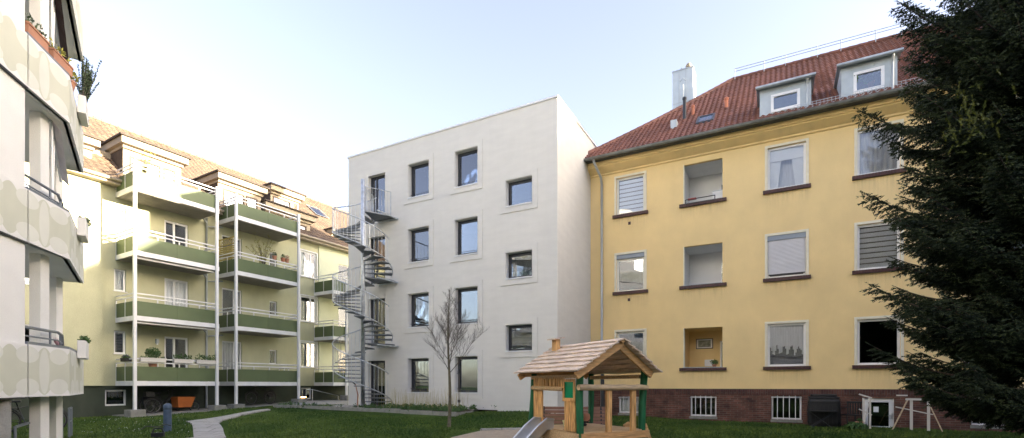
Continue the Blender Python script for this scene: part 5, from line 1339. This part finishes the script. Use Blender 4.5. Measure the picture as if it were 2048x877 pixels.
# ================================================================== BOLLARD, BIKES, SCOOTER, LIGHTS
bp_ = gp(335, 862)
o = MB().lathe((0, 0, 0), [(.105, -.1), (.105, .62), (.095, .64), (.095, .66), (.11, .67), (.11, .74), (.09, .79), (.04, .82)], 18).build('bollard', M['blue_bollard'], None, smooth=False); o.location = bp_; MB().lathe((0, 0, 0), [(.112, .645), (.112, .655)], 18).build('ring', M['dark_metal'], o)
tag(o, 'weathered blue metal bollard standing on the left lawn', 'bollard')
def bicycle(name, loc, rz, label, cargo=False, red=False):
    r_ = root(name, loc, rz, label, 'cargo bike' if cargo else 'bicycle', None); ax = (0, 1, 0)
    x2 = 1.75 if cargo else 1.06; r1 = .34; r2 = .25 if cargo else .34
    for (x, rr_) in ((0, r1), (x2, r2)):
        w = MB().wheel((x, 0, rr_), ax, rr_-.02, .022, 28).build('wheel', M['rubber'], r_, smooth=True)
        MB().wheel((x, 0, rr_), ax, rr_-.05, .009, 28, 5).build('rim', M['rim'], w)
        s = MB()
        for i in range(14): a = 2*math.pi*i/14; s.tube([(x, 0, rr_), (x+math.cos(a)*(rr_-.05), 0, rr_+math.sin(a)*(rr_-.05))], .0025, 3)
        s.lathe((x, 0, rr_-.03), [(.03, 0), (.03, .06)], 8); s.build('spokes', M['rim'], w)
        MB().tube([(x+math.cos(R(t_))*(rr_+.035), 0, rr_+math.sin(R(t_))*(rr_+.035)) for t_ in range(20, 175, 12)], .02, 5).build('mudguard', M['black_plastic'], r_)
    f = MB(); bbx = .42
    f.tube([(0, 0, r1), (bbx, 0, .28)], .014, 6); f.tube([(0, 0, r1), (.28, 0, .72)], .011, 6); f.tube([(bbx, 0, .28), (.22, 0, .88)], .018, 6)
    if cargo:
        f.tube([(bbx, 0, .28), (.75, 0, .75), (.8, 0, 1.1)], .02, 6); f.tube([(.42, 0, .28), (.8, 0, .2), (1.5, 0, .2), (1.62, 0, .62)], .024, 6); f.tube([(1.6, 0, .6), (x2, 0, r2)], .018, 6)
        f.tube([(.78, -.28, 1.05), (.8, 0, 1.12), (.78, .28, 1.05)], .014, 6); f.tube([(1.1, .1, .2), (1.15, .14, .0)], .015, 5)
    else:
        f.tube([(bbx, 0, .28), (.88, 0, .78)], .017, 6); f.tube([(.28, 0, .72), (.86, 0, .84)], .014, 6); f.tube([(.85, 0, .95), (.90, 0, .72), (x2, 0, r2)], .015, 6); f.tube([(.72, -.28, 1.0), (.85, 0, 1.02), (.72, .28, 1.0)], .013, 6); f.tube([(.85, 0, .95), (.85, 0, 1.02)], .014, 6)
    f.tube([(-.2, .05, .74), (.26, .05, .72)], .01, 5); f.tube([(-.2, -.05, .74), (.26, -.05, .72)], .01, 5); f.tube([(-.1, 0, .74), (0, 0, r1)], .009, 5)
    f.build('frame', M['dark_metal'], r_, smooth=True)
    s = MB(); s.prism([(.06, -.075), (.34, -.02), (.34, .02), (.06, .075)], .88, .94); s.build('saddle', M['black_plastic'], r_, bevel=.015)
    p = MB(); p.tube([(bbx, -.1, .28), (bbx+.12, -.1, .16)], .01, 5); p.box(bbx+.08, bbx+.17, -.18, -.09, .145, .165); p.tube([(bbx, .1, .28), (bbx-.12, .1, .40)], .01, 5); p.box(bbx-.17, bbx-.08, .09, .18, .395, .415); p.lathe((bbx, 0, .28), [(.01, -.01), (.01, .01)], 6); p.build('pedals', M['dark_metal'], r_)
    if cargo:
        c = MB(); lo = [(.92, -.26), (1.5, -.2), (1.5, .2), (.92, .26)]; hi = [(.86, -.33), (1.66, -.26), (1.66, .26), (.86, .33)]; i = len(c.v)
        c.v += [(x, y, .24) for x, y in lo]+[(x, y, .72) for x, y in hi]+[(x*.98+.025, y*.94, .72) for x, y in hi]+[(x*.98+.025, y*.94, .27) for x, y in lo]
        for k in range(4):
            j = (k+1) % 4; c.f += [(k, j, 4+j, 4+k), (4+k, 4+j, 8+j, 8+k), (8+k, 8+j, 12+j, 12+k)]
        c.f += [(3, 2, 1, 0), (12, 13, 14, 15)]; c.build('cargo_box', M['orange_box'], r_)
        MB().box(-.32, .02, -.13, .13, .76, .98).build('rear_crate', M['black_plastic'], r_)
    else:
        MB().box(-.24, .08, -.16, -.05, .38, .72).build('pannier', M['black_plastic'], r_)
    return r_
pA = G.w(G.u(306, -.9), -.9); z_ = ter(pA.x, pA.y)+.03
bicycle('cargo_bicycle', (pA.x, pA.y, z_), G.ang, 'black cargo bike with orange wooden box parked under the left balcony', cargo=True)
pB = G.w(G.u(540, -.8), -.8); z_ = ter(pB.x, pB.y)+.03
bicycle('parked_bicycle', (pB.x, pB.y, z_), G.ang+math.pi, 'dark bicycle parked in the shade under the second balcony tower')
pB = G.w(G.u(295, -.45), -.45); z_ = ter(pB.x, pB.y)+.03
bicycle('parked_bicycle', (pB.x, pB.y, z_), G.ang, 'dark bicycle standing behind the orange cargo bike')
bicycle('parked_bicycle', gat(12, 14.5), R(25), 'bicycle parked behind the round pillar at the far left edge')

# child seat visible at the bottom edge
cs = root('child_bike_seat', gat(316, 13.8, 0), R(20), 'black plastic child bike seat back with an open handle at the bottom edge', 'child seat')
m = MB(); m.box(-.15, .15, -.06, .06, -.1, .12); m.tube([(-.13, 0, .12), (-.09, 0, .24), (.09, 0, .24), (.13, 0, .12)], .025, 6); m.build('seat_back', M['black_plastic'], cs, bevel=.02); hb = MB(); hb.tube([(-.42, .1, .22), (-.3, .12, .3), (-.05, .14, .27), (.15, .12, .34), (.28, .1, .3)], .013, 5); hb.build('handlebar', M['dark_metal'], cs)
MB().box(-.16, .16, -.32, -.06, -.1, -.04).build('seat', M['black_plastic'], cs)
# scooter
pS = G.w(G.u(676, -2.6), -2.6); pS = Vector((*gp(688, 803)[:2], 0)); pS = G.w(12.2, -2.4); sz = ter(pS.x, pS.y)
sc = root('motor_scooter', (pS.x, pS.y, sz+.03), G.ang+R(100), 'black covered motor scooter parked beside the staircase', 'scooter')
for x in (0, 1.2):
    w = MB().wheel((x, 0, .24), (0, 1, 0), .19, .055, 20).build('wheel', M['rubber'], sc, smooth=True); MB().wheel((x, 0, .24), (0, 1, 0), .1, .03, 16).build('rim', M['rim'], w)
m = MB(); m.prism([(-.2, -.17), (.35, -.19), (.75, -.14), (.75, .14), (.35, .19), (-.2, .17)], .4, .75); m.box(.5, 1.0, -.16, .16, .28, .36); m.build('body', M['black_plastic'], sc, bevel=.05)
m = MB(); m.prism([(-.25, -.14), (.55, -.16), (.55, .16), (-.25, .14)], .76, .86); m.build('seat', M['rubber'], sc, bevel=.03)
m = MB(); m.tube([(1.2, 0, .24), (1.02, 0, 1.02)], .05, 8); m.tube([(1.0, -.34, 1.06), (1.02, 0, 1.02), (1.0, .34, 1.06)], .022, 6); m.box(.96, 1.03, -.2, .2, .35, .95); m.build('front_shield', M['black_plastic'], sc)
for s in (-1, 1): MB().lathe((.98, .3*s, 1.2), [(.02, 0), (.06, .02), (.05, .08)], 8).build('mirror', M['dark_metal'], sc)
for i, (px, py) in enumerate(((607, 808), (661, 800))):
    p = gp(px, py); r_ = root('bollard_light', p, W.ang, ['low dark bollard light with warm glow beside the cellar window', 'low dark bollard light with warm glow beside the scooter'][i], 'bollard light', 'low path lights')
    MB().box(-.12, .12, -.1, .1, -.1, .34).box(-.12, .12, -.1, .1, .40, .46).build('housing', M['dark_metal'], r_); MB().box(-.105, .105, -.085, .085, .34, .40).build('lamp', M['lamp'], r_)
pr = gp(612, 806)
hr = root('step_handrail', pr, G.ang, 'thin galvanised handrail by the steps at the green building', 'handrail'); m = MB(); m.tube([(0, 0, 0), (0, 0, .75), (.5, .1, .75), (2.6, .4, .35)], .02, 6); m.tube([(.5, .1, .75), (.5, .1, 0)], .018, 6); m.build('rail', M['galv'], hr); MB().tube([(2.6, .4, .35), (2.6, .4, 0)], .018, 6).build('post', M['galv'], hr)

# planting bed with concrete kerb in front of the white block
kp = [gp(x, y) for x, y in ((546, 815.5), (640, 819), (726, 823), (800, 827), (865, 830.5), (912, 833))]; ke = gp(974, 820.5)
kp.append(ke)
m = MB()
for i in range(len(kp)-1):
    a, b = kp[i], kp[i+1]; d_ = (b-a); d_.z = 0; nn_ = Vector((-d_.y, d_.x, 0)).normalized()*.1
    n_ = max(1, int(d_.length/1.0))
    for q in range(n_):
        p0, p1 = a.lerp(b, q/n_), a.lerp(b, (q+.985)/n_); m.prism([(p0.x, p0.y), (p1.x, p1.y), (p1.x+nn_.x, p1.y+nn_.y), (p0.x+nn_.x, p0.y+nn_.y)], p0.z-.2, p0.z+.13)
tag(m.build('garden_kerb', M['concrete'], None, bevel=.008), 'pale concrete kerb edging the planting bed before the white block', 'kerb')
bedp = [(p.x, p.y) for p in kp[2:]]+[gl(W, -2.5, -.02), gl(W, -6.9, -.02), gl(W, -8.6, -1.6)]
mb = MB(); zz = .66; mb.prism([(p[0], p[1]+.06 if i < 4 else p[1]) for i, p in enumerate(bedp)], .2, lambda q: .56+.0*q[0]); struct(mb.build('soil_bed', M['soil']))
def inpoly(x, y, P):
    c = False; j = len(P)-1
    for i in range(len(P)):
        if (P[i][1] > y) != (P[j][1] > y) and x < (P[j][0]-P[i][0])*(y-P[i][1])/(P[j][1]-P[i][1])+P[i][0]: c = not c
        j = i
    return c
V = []; V2 = []; xs_ = [p[0] for p in bedp]; ys_ = [p[1] for p in bedp]
bed2 = bedp+[]
fl = [(p.x, p.y) for p in kp[:3]]+[gl(W, -9.2, -1.9), (kp[0].x+.3, kp[0].y+1.2)]
for k in range(2600):
    x, y = rnd.uniform(-11.5, 0), rnd.uniform(16.5, 23)
    if inpoly(x, y, bedp) or (inpoly(x, y, fl) and rnd.random() < .5):
        h = .08+.14*rnd.random(); V.append(leaf_cloud(RG, (x, y, .58+h*.4), (.09, .09, h*.7), 12, .05, up=1.2))
tag(np_mesh('ground_cover', np.concatenate(V), 4, M['leaf']), 'low leafy ground cover plants in the bed along the white block', 'ground cover', kind='stuff')
m = MB()
for k in range(260):
    u = rnd.uniform(-7.4, -3.6); n = rnd.uniform(-1.5, -.15); p = W.w(u, n); h = .3+.6*rnd.random(); a = Vector((rnd.uniform(-.12, .12), rnd.uniform(-.12, .12), h))
    b0 = Vector((p.x, p.y, .55)); m.tube([b0, b0+a*.6+Vector((0, 0, .02)), b0+a], [.004, .003, .002], 3)
    if k % 2 == 0: V2.append(leaf_cloud(RG, tuple(b0+a), (.03, .03, .06), 6, .02))
V2 = np.concatenate(V2); me_ = m.build('dry_stalks', M['dry_grass'], None); tag(me_, 'thin dry ornamental grass stalks before the white wall', 'dry grass', kind='stuff')
# broom leaning at the wall left of staircase
o = MB().tube([(0, 0, 0), (.02, 0, .5), (-.12, 0, .95)], [.03, .03, .018], 6).build('watering_lance', M['terracotta'], None); o.location = W.w(W.u(720)+.1, -.25, .6); o.rotation_euler = (0, 0, W.ang)
MB().tube([(-.12, 0, .95), (-.28, 0, 1.05)], .03, 6).build('head', M['dark_metal'], o); tag(o, 'slim reddish garden tool leaning on the wall behind the staircase pole', 'garden tool')

# ================================================================== BARE TREE
def bare_tree():
    b = gp(898, 855); r_ = root('young_bare_tree', b, 0, 'slim leafless young tree standing on the lawn before the white block', 'tree')
    H = (772-572)/1000*b.y+CAMZ-b.z; rg = random.Random(21)
    tr = MB(); pts = []; rs = []
    for i in range(12):
        t = i/11; pts.append(Vector((.03*math.sin(t*7), .03*math.cos(t*5), H*t*.97))); rs.append(.052*(1-t)**.9+.006)
    tr.tube([p for p in pts], rs, 10); tr.build('trunk', M['bark'], r_, smooth=True)
    br = MB()
    def grow(p, d, ln, r, lev):
        seg = 4; P = [p]; q = p; dd = d.copy()
        for i in range(seg):
            dd = (dd+Vector((rg.uniform(-.12, .12), rg.uniform(-.12, .12), .07))).normalized(); q = q+dd*ln/seg; P.append(q)
        br.tube(P, [r*(1-.75*i/seg) for i in range(seg+1)], 5 if lev < 2 else 3, caps=False)
        if lev < 3:
            for i in range(1, seg+1):
                for _ in range([2, 2, 2][lev] if i > 1 else 1):
                    a = rg.uniform(0, 6.28); side = Vector((math.cos(a), math.sin(a), rg.uniform(-.1, .4)))
                    nd = (dd*1.0+side*.75).normalized(); grow(P[i], nd, ln*rg.uniform(.35, .6), r*(.5 if lev == 0 else .55), lev+1)
    z0 = (772-748)/1000*b.y+CAMZ-b.z
    for i in range(20):
        t = i/19; z = z0+(H*.93-z0)*t**1.15; a = i*2.4+rg.random()*.5
        d = Vector((math.cos(a), math.sin(a), 1.12+.8*t)).normalized(); ln = (1.0*(1-t)**.95+.18)*rg.uniform(.8, 1.1)
        grow(Vector((0, 0, z)), d, ln, .010*(1-t)+.004, 0)
    br.build('branches', M['twig'], r_)
bare_tree()
# bird feeder pole by the tree
pf_ = gp(918, 830); r_ = root('bird_feeder_pole', pf_, 0, 'thin pole with small bird figure before the lower white block window', 'bird feeder')
pt = MB(); pt.tube([(0, 0, 0), (0, 0, 1.5)], .014, 6); pt.box(-.05, .05, -.03, .03, .45, .55); pt.build('pole', M['twig'], r_); pt = MB(); pt.tube([(-.06, 0, 1.5), (-.06, 0, 1.62)], .006, 5); pt.tube([(.08, 0, 1.5), (.08, 0, 1.62)], .006, 5); pt.tube([(-.08, 0, 1.5), (.1, 0, 1.5)], .008, 5); pt.build('cross_arm', M['dark_metal'], r_)
MB().lathe((.03, 0, 1.55), [(.01, 0), (.045, .07), (.03, .15), (.008, .24)], 10).build('bird_figure', M['dark_metal'], r_, smooth=True)

# ================================================================== SPRUCE
def spruce():
    rg = np.random.default_rng(42); D = 9.6; tx, ty = (2098-1024)/1000*D, D; tz = ter(tx, ty)
    r_ = root('spruce_tree', (tx, ty, tz), 0, 'tall dark green spruce filling the right edge of the picture', 'tree')
    H = 14.5
    MB().tube([(0, 0, 0), (0, 0, 5), (0.05, 0, 10), (0, 0, H)], [.24, .19, .11, .02], 12).build('trunk', M['bark_dark'], r_, smooth=True)
    branches = MB(); tw_p = []; tw_d = []; tw_l = []; fresh = []
    z = 1.9
    wh = 0; RS = 1
    # pronounced boughs towards the open side, read off the outline: (height of tip, reach)
    tips = [(8.75, 2.7), (8.4, 3.1), (8.0, 3.0), (7.3, 2.6), (6.75, 3.4), (6.35, 2.9), (5.8, 2.2), (5.4, 2.6), (4.95, 3.25), (4.45, 3.25), (4.1, 2.5), (3.55, 2.2), (3.25, 3.2), (2.8, 2.95), (2.15, 3.1), (1.7, 2.95), (1.4, 2.4)]
    specs = []
    for tzz, rch in tips:
        for j in range(3): specs.append((tzz-.15+.2*rg.random()+(-.3 if j else 0), rch*(1-.13*j), math.pi+(rg.random()-.5)*.35+(0, .38, -.38)[j]))
    while z < H-.3:
        nb = 7; ph0 = rg.random()*6.28
        Rm = 2.65*min(1, ((H-z)/6.2))**.85*(.55+.45*min(1, (z-.2)/1.6))
        for j in range(nb):
            az = ph0+2*math.pi*j/nb+rg.normal()*.12; ln = Rm*(.70+.36*rg.random())*(.90 if math.cos(az) < -.5 else 1); specs.append((z+rg.normal()*.05+.1, ln, az))
        z += .23+.02*wh*.1; wh += 1
    for (zt, ln, az) in specs:
        o_ = np.array([math.cos(az), math.sin(az), 0]); sd = np.array([-math.sin(az), math.cos(az), 0]); K_ = 10
        z0 = zt-.12*ln+.35*rg.random() ; P = []
        for i in range(K_+1):
            t = i/K_; P.append(o_*ln*t+np.array([0, 0, z0-.28*ln*math.sin(t*2.2)*.5+.30*ln*t*t*.8])+sd*.04*math.sin(t*6+az*3))
        P = np.array(P); branches.tube([tuple(q) for q in P], [.035*(1-.85*i/K_)*(ln/3)+.004 for i in range(K_+1)], 5)
        vis = 1.0 if (math.cos(az) < .35) else .6
        m = int(ln/.068*vis)
        for i in range(m):
            t = .16+.84*(i+rg.random()*.6)/m; k = min(K_-1, int(t*K_)); f = t*K_-k
            if t > 1: t = 1; k = K_-1; f = 1
            p = P[k]*(1-f)+P[k+1]*f; dirn = P[k+1]-P[k]; dirn /= np.linalg.norm(dirn)
            for s in (-1, 1):
                l2 = (.16+.62*(1-t)**.8*min(1, t*4)*ln/3)*(.7+.5*rg.random())
                d2 = dirn*.8+sd*s*(.75+.2*rg.random())+np.array([0, 0, -.25-.65*rg.random()]); d2 /= np.linalg.norm(d2)
                tw_p.append(p); tw_d.append(d2); tw_l.append(l2)
                nk = int(l2/.10)
                for q in range(nk):
                    tt = (q+.6)/(nk+.3); pp = p+d2*l2*tt; s2 = 1 if rg.random() < .5 else -1
                    cr = np.cross(d2, np.array([0, 0, 1])); cr /= np.linalg.norm(cr)+1e-6
                    for s2 in (-1, 1):
                        d3 = d2*.8+cr*s2*.7+np.array([0, 0, -.25*rg.random()-.05]); d3 /= np.linalg.norm(d3)
                        tw_p.append(pp); tw_d.append(d3); tw_l.append(.09+.12*rg.random()*(1-tt*.5))
        # tip
        tw_p.append(P[-1]); tw_d.append((P[-1]-P[-2])/np.linalg.norm(P[-1]-P[-2])); tw_l.append(.16)
    tw_p = np.array(tw_p); tw_d = np.array(tw_d); tw_l = np.array(tw_l)
    branches.build('branches', M['bark_dark'], r_)
    # needles: overlapping spikes in two crossed planes along each twig
    allv = []
    sp = .04
    cnt = np.maximum(2, (tw_l/sp).astype(int)); idx = np.repeat(np.arange(len(tw_l)), cnt); 
    pos = np.concatenate([np.arange(c)/c for c in cnt])
    p = tw_p[idx]+tw_d[idx]*(tw_l[idx]*pos)[:, None]; d = tw_d[idx]
    rv = rg.normal(size=d.shape); c = np.cross(d, rv); c /= np.linalg.norm(c, axis=1)[:, None]
    L_ = (.034+.024*rg.random(len(p)))[:, None]
    for s in (-1, 1):
        tip = p+d*L_*1.0+c*s*L_*.62; b = d*.012
        c2 = np.cross(d, c)*.011
        V = np.stack([p-b*1.2-c2*s, p+b*1.2+c2*s, tip], 1); allv.append(V)
    V = np.concatenate(allv).reshape(-1, 3)
    print('spruce tris', len(V)//3)
    o = np_mesh('needles', V, 3, M['needles'], r_)
    # fresh yellow green shoots
    base = np.array([-2.75, -1.45, 5.75]); fp = []; fd = []
    for i in range(60):
        q = base+rg.normal(size=3)*np.array([.22, .22, .24]); fp.append(q); dd = np.array([-.5, -.3, .5])+rg.normal(size=3)*.35; fd.append(dd/np.linalg.norm(dd))
    fp = np.array(fp); fd = np.array(fd); out = []
    for i in range(len(fp)):
        for k in range(9):
            a = fp[i]+fd[i]*k*.02; rv = rg.normal(size=3); c = np.cross(fd[i], rv); c /= np.linalg.norm(c)
            for s in (-1, 1): out += [a-fd[i]*.01, a+fd[i]*.01, a+fd[i]*.03+c*s*.025]
    np_mesh('fresh_shoots', np.array(out), 3, M['needles_fresh'], r_)
spruce()

# ================================================================== THINGS AT THE BRICK BASE
def yl(px, n=0): return Y.u(px, n)
# composter / water butt
pc = Y.w(yl(1647, -.5), -.5); zc = ter(pc.x, pc.y)
o = root('compost_bin', (pc.x, pc.y, zc), Y.ang, 'large black plastic compost bin with lid standing against the brick base', 'compost bin')
MB().lathe((0, 0, 0), [(.48, -.05), (.5, .3), (.485, .9)], 4).v
def rbox(x, y, r, z): return [(x-r, y), (x, y+r)]
def rounded(w, d_, r, n=4):
    P = []
    for cx_, cy_, a0 in ((w-r, d_-r, 0), (-w+r, d_-r, 90), (-w+r, -d_+r, 180), (w-r, -d_+r, 270)):
        for i in range(n+1): a = R(a0+90*i/n); P.append((cx_+r*math.cos(a), cy_+r*math.sin(a)))
    return P
m = MB(); lv = [(.42, .36, 0), (.46, .38, .12), (.47, .39, .5), (.45, .38, .86), (.43, .36, .92)]
Ps = [rounded(a, b, .12) for a, b, _ in lv]; n_ = len(Ps[0])
for (a, b, z), P in zip(lv, Ps): m.v += [(x, y, z) for x, y in P]
for k in range(len(lv)-1):
    for i in range(n_): j = (i+1) % n_; m.f.append((k*n_+i, k*n_+j, (k+1)*n_+j, (k+1)*n_+i))
m.f.append(tuple((len(lv)-1)*n_+i for i in range(n_))); m.build('bin_body', M['black_plastic'], o)
m = MB()
for z in (.80, .72): m.prism([(x*1.03, y*1.03) for x, y in rounded(.455, .385, .12)], z, z+.02)
for i in range(7): m.box(-.36+i*.12-.008, -.36+i*.12+.008, -.405, -.38, .1, .7)
m.build('ribs', M['black_plastic'], o); m = MB(); m.prism(rounded(.45, .38, .14), .925, 1.0); m.prism(rounded(.38, .3, .14), 1.003, 1.08); m.build('lid', M['black_plastic'], o, bevel=.02)
# garden table in front of bin, dark
pt_ = Y.w(yl(1643, -1.2), -1.2); zt_ = ter(pt_.x, pt_.y)
tb = root('garden_table', (pt_.x, pt_.y, zt_), Y.ang, 'small dark folding garden table in front of the compost bin', 'table')
MB().box(-.4, .4, -.3, .3, .53, .55).build('tabletop', M['black_plastic'], tb)
for s in (-1, 1): m = MB(); m.tube([(s*.35, -.25, .53), (-s*.3, -.25, 0)], .012, 5); m.tube([(s*.35, .25, .53), (-s*.3, .25, 0)], .012, 5); m.build('leg', M['dark_metal'], tb)
# chair
pc2 = Y.w(yl(1702, -.75), -.75); zc2 = ter(pc2.x, pc2.y)
chx = root('garden_chair', (pc2.x, pc2.y, zc2), Y.ang+R(200), 'black garden armchair beside the cellar door', 'chair')
MB().box(-.23, .23, -.22, .22, .4, .43).build('seat', M['black_plastic'], chx, bevel=.01)
m = MB()
for i in range(6): m.box(-.2+i*.075, -.16+i*.075, .2, .22, .45, .82)
m.box(-.23, .23, .2, .23, .8, .86); m.build('backrest', M['black_plastic'], chx)
for sx in (-1, 1):
    m = MB(); m.tube([(sx*.24, -.22, 0), (sx*.24, -.2, .62), (sx*.24, .22, .66)], .016, 5); m.build('armrest', M['black_plastic'], chx)
    m = MB(); m.tube([(sx*.22, -.2, 0), (sx*.22, -.2, .4)], .016, 5); m.build('leg', M['black_plastic'], chx); m = MB(); m.tube([(sx*.22, .26, 0), (sx*.22, .2, .42)], .016, 5); m.build('leg', M['black_plastic'], chx)
potted('potted_plant', (pc2.x+.05, pc2.y-.35, zc2), 'orange terracotta pot with a few leaves under the black garden chair', 'potted plant', .13, .22, n=60, rad=(.1, .1, .06))
# white wooden trellis pieces
def trellis(px, n, rz, label, a_frame):
    p = Y.w(yl(px, n), n); z = ter(p.x, p.y); r_ = root('wooden_trestle', (p.x, p.y, z), rz, label, 'trestle', 'white wooden trestles by the cellar door')
    if a_frame:
        for x in (-.2, .22): m = MB(); m.box(x-.035, x+.035, -.02, .02, 0, .98); m.build('leg', M['white_weathered'], r_)
        m = MB(); m.tube([(-.28, -.02, .98), (-.72, -.25, 0)], .022, 5); m.tube([(.24, -.02, .8), (.5, -.25, 0)], .018, 5); m.build('prop', M['log'], r_)
        m = MB(); m.box(-.35, .3, -.05, -.022, .93, .99); m.tube([(-.6, -.03, .72), (.32, -.03, .5)], .022, 4); m.box(-.58, -.3, -.05, -.022, 1.06, 1.1); m.build('crossbar', M['white_weathered'], r_)
    else:
        for x in (0, .17): m = MB(); m.box(x-.028, x+.028, -.02, .02, 0, .98); m.build('leg', M['white_weathered'], r_)
        m = MB(); m.tube([(-.12, 0, 1.1), (.22, 0, .98)], .03, 4); m.tube([(-.12, 0, .62), (.22, 0, .44)], .024, 4); m.build('crossbar', M['white_weathered'], r_)
        m = MB(); m.tube([(.17, -.02, .95), (-.05, -.2, 0)], .018, 4); m.build('prop', M['white_weathered'], r_)
trellis(1727, -1.0, Y.ang, 'narrow white wooden trestle leaning left of the cellar door', False)
trellis(1839, -.9, Y.ang, 'white wooden a-frame trestle right of the cellar door', True)
for i, (px, lab) in enumerate(((1712, 'low green perennial growing left of the cellar door'),)):
    p = Y.w(yl(px, -1.4), -1.4); z = ter(p.x, p.y); o = np_mesh('perennial', leaf_cloud(RG, (0, 0, .1), (.35, .25, .13), 240, .06, up=1), 4, M['leaf']); o.location = (p.x, p.y, z); tag(o, lab, 'plant')
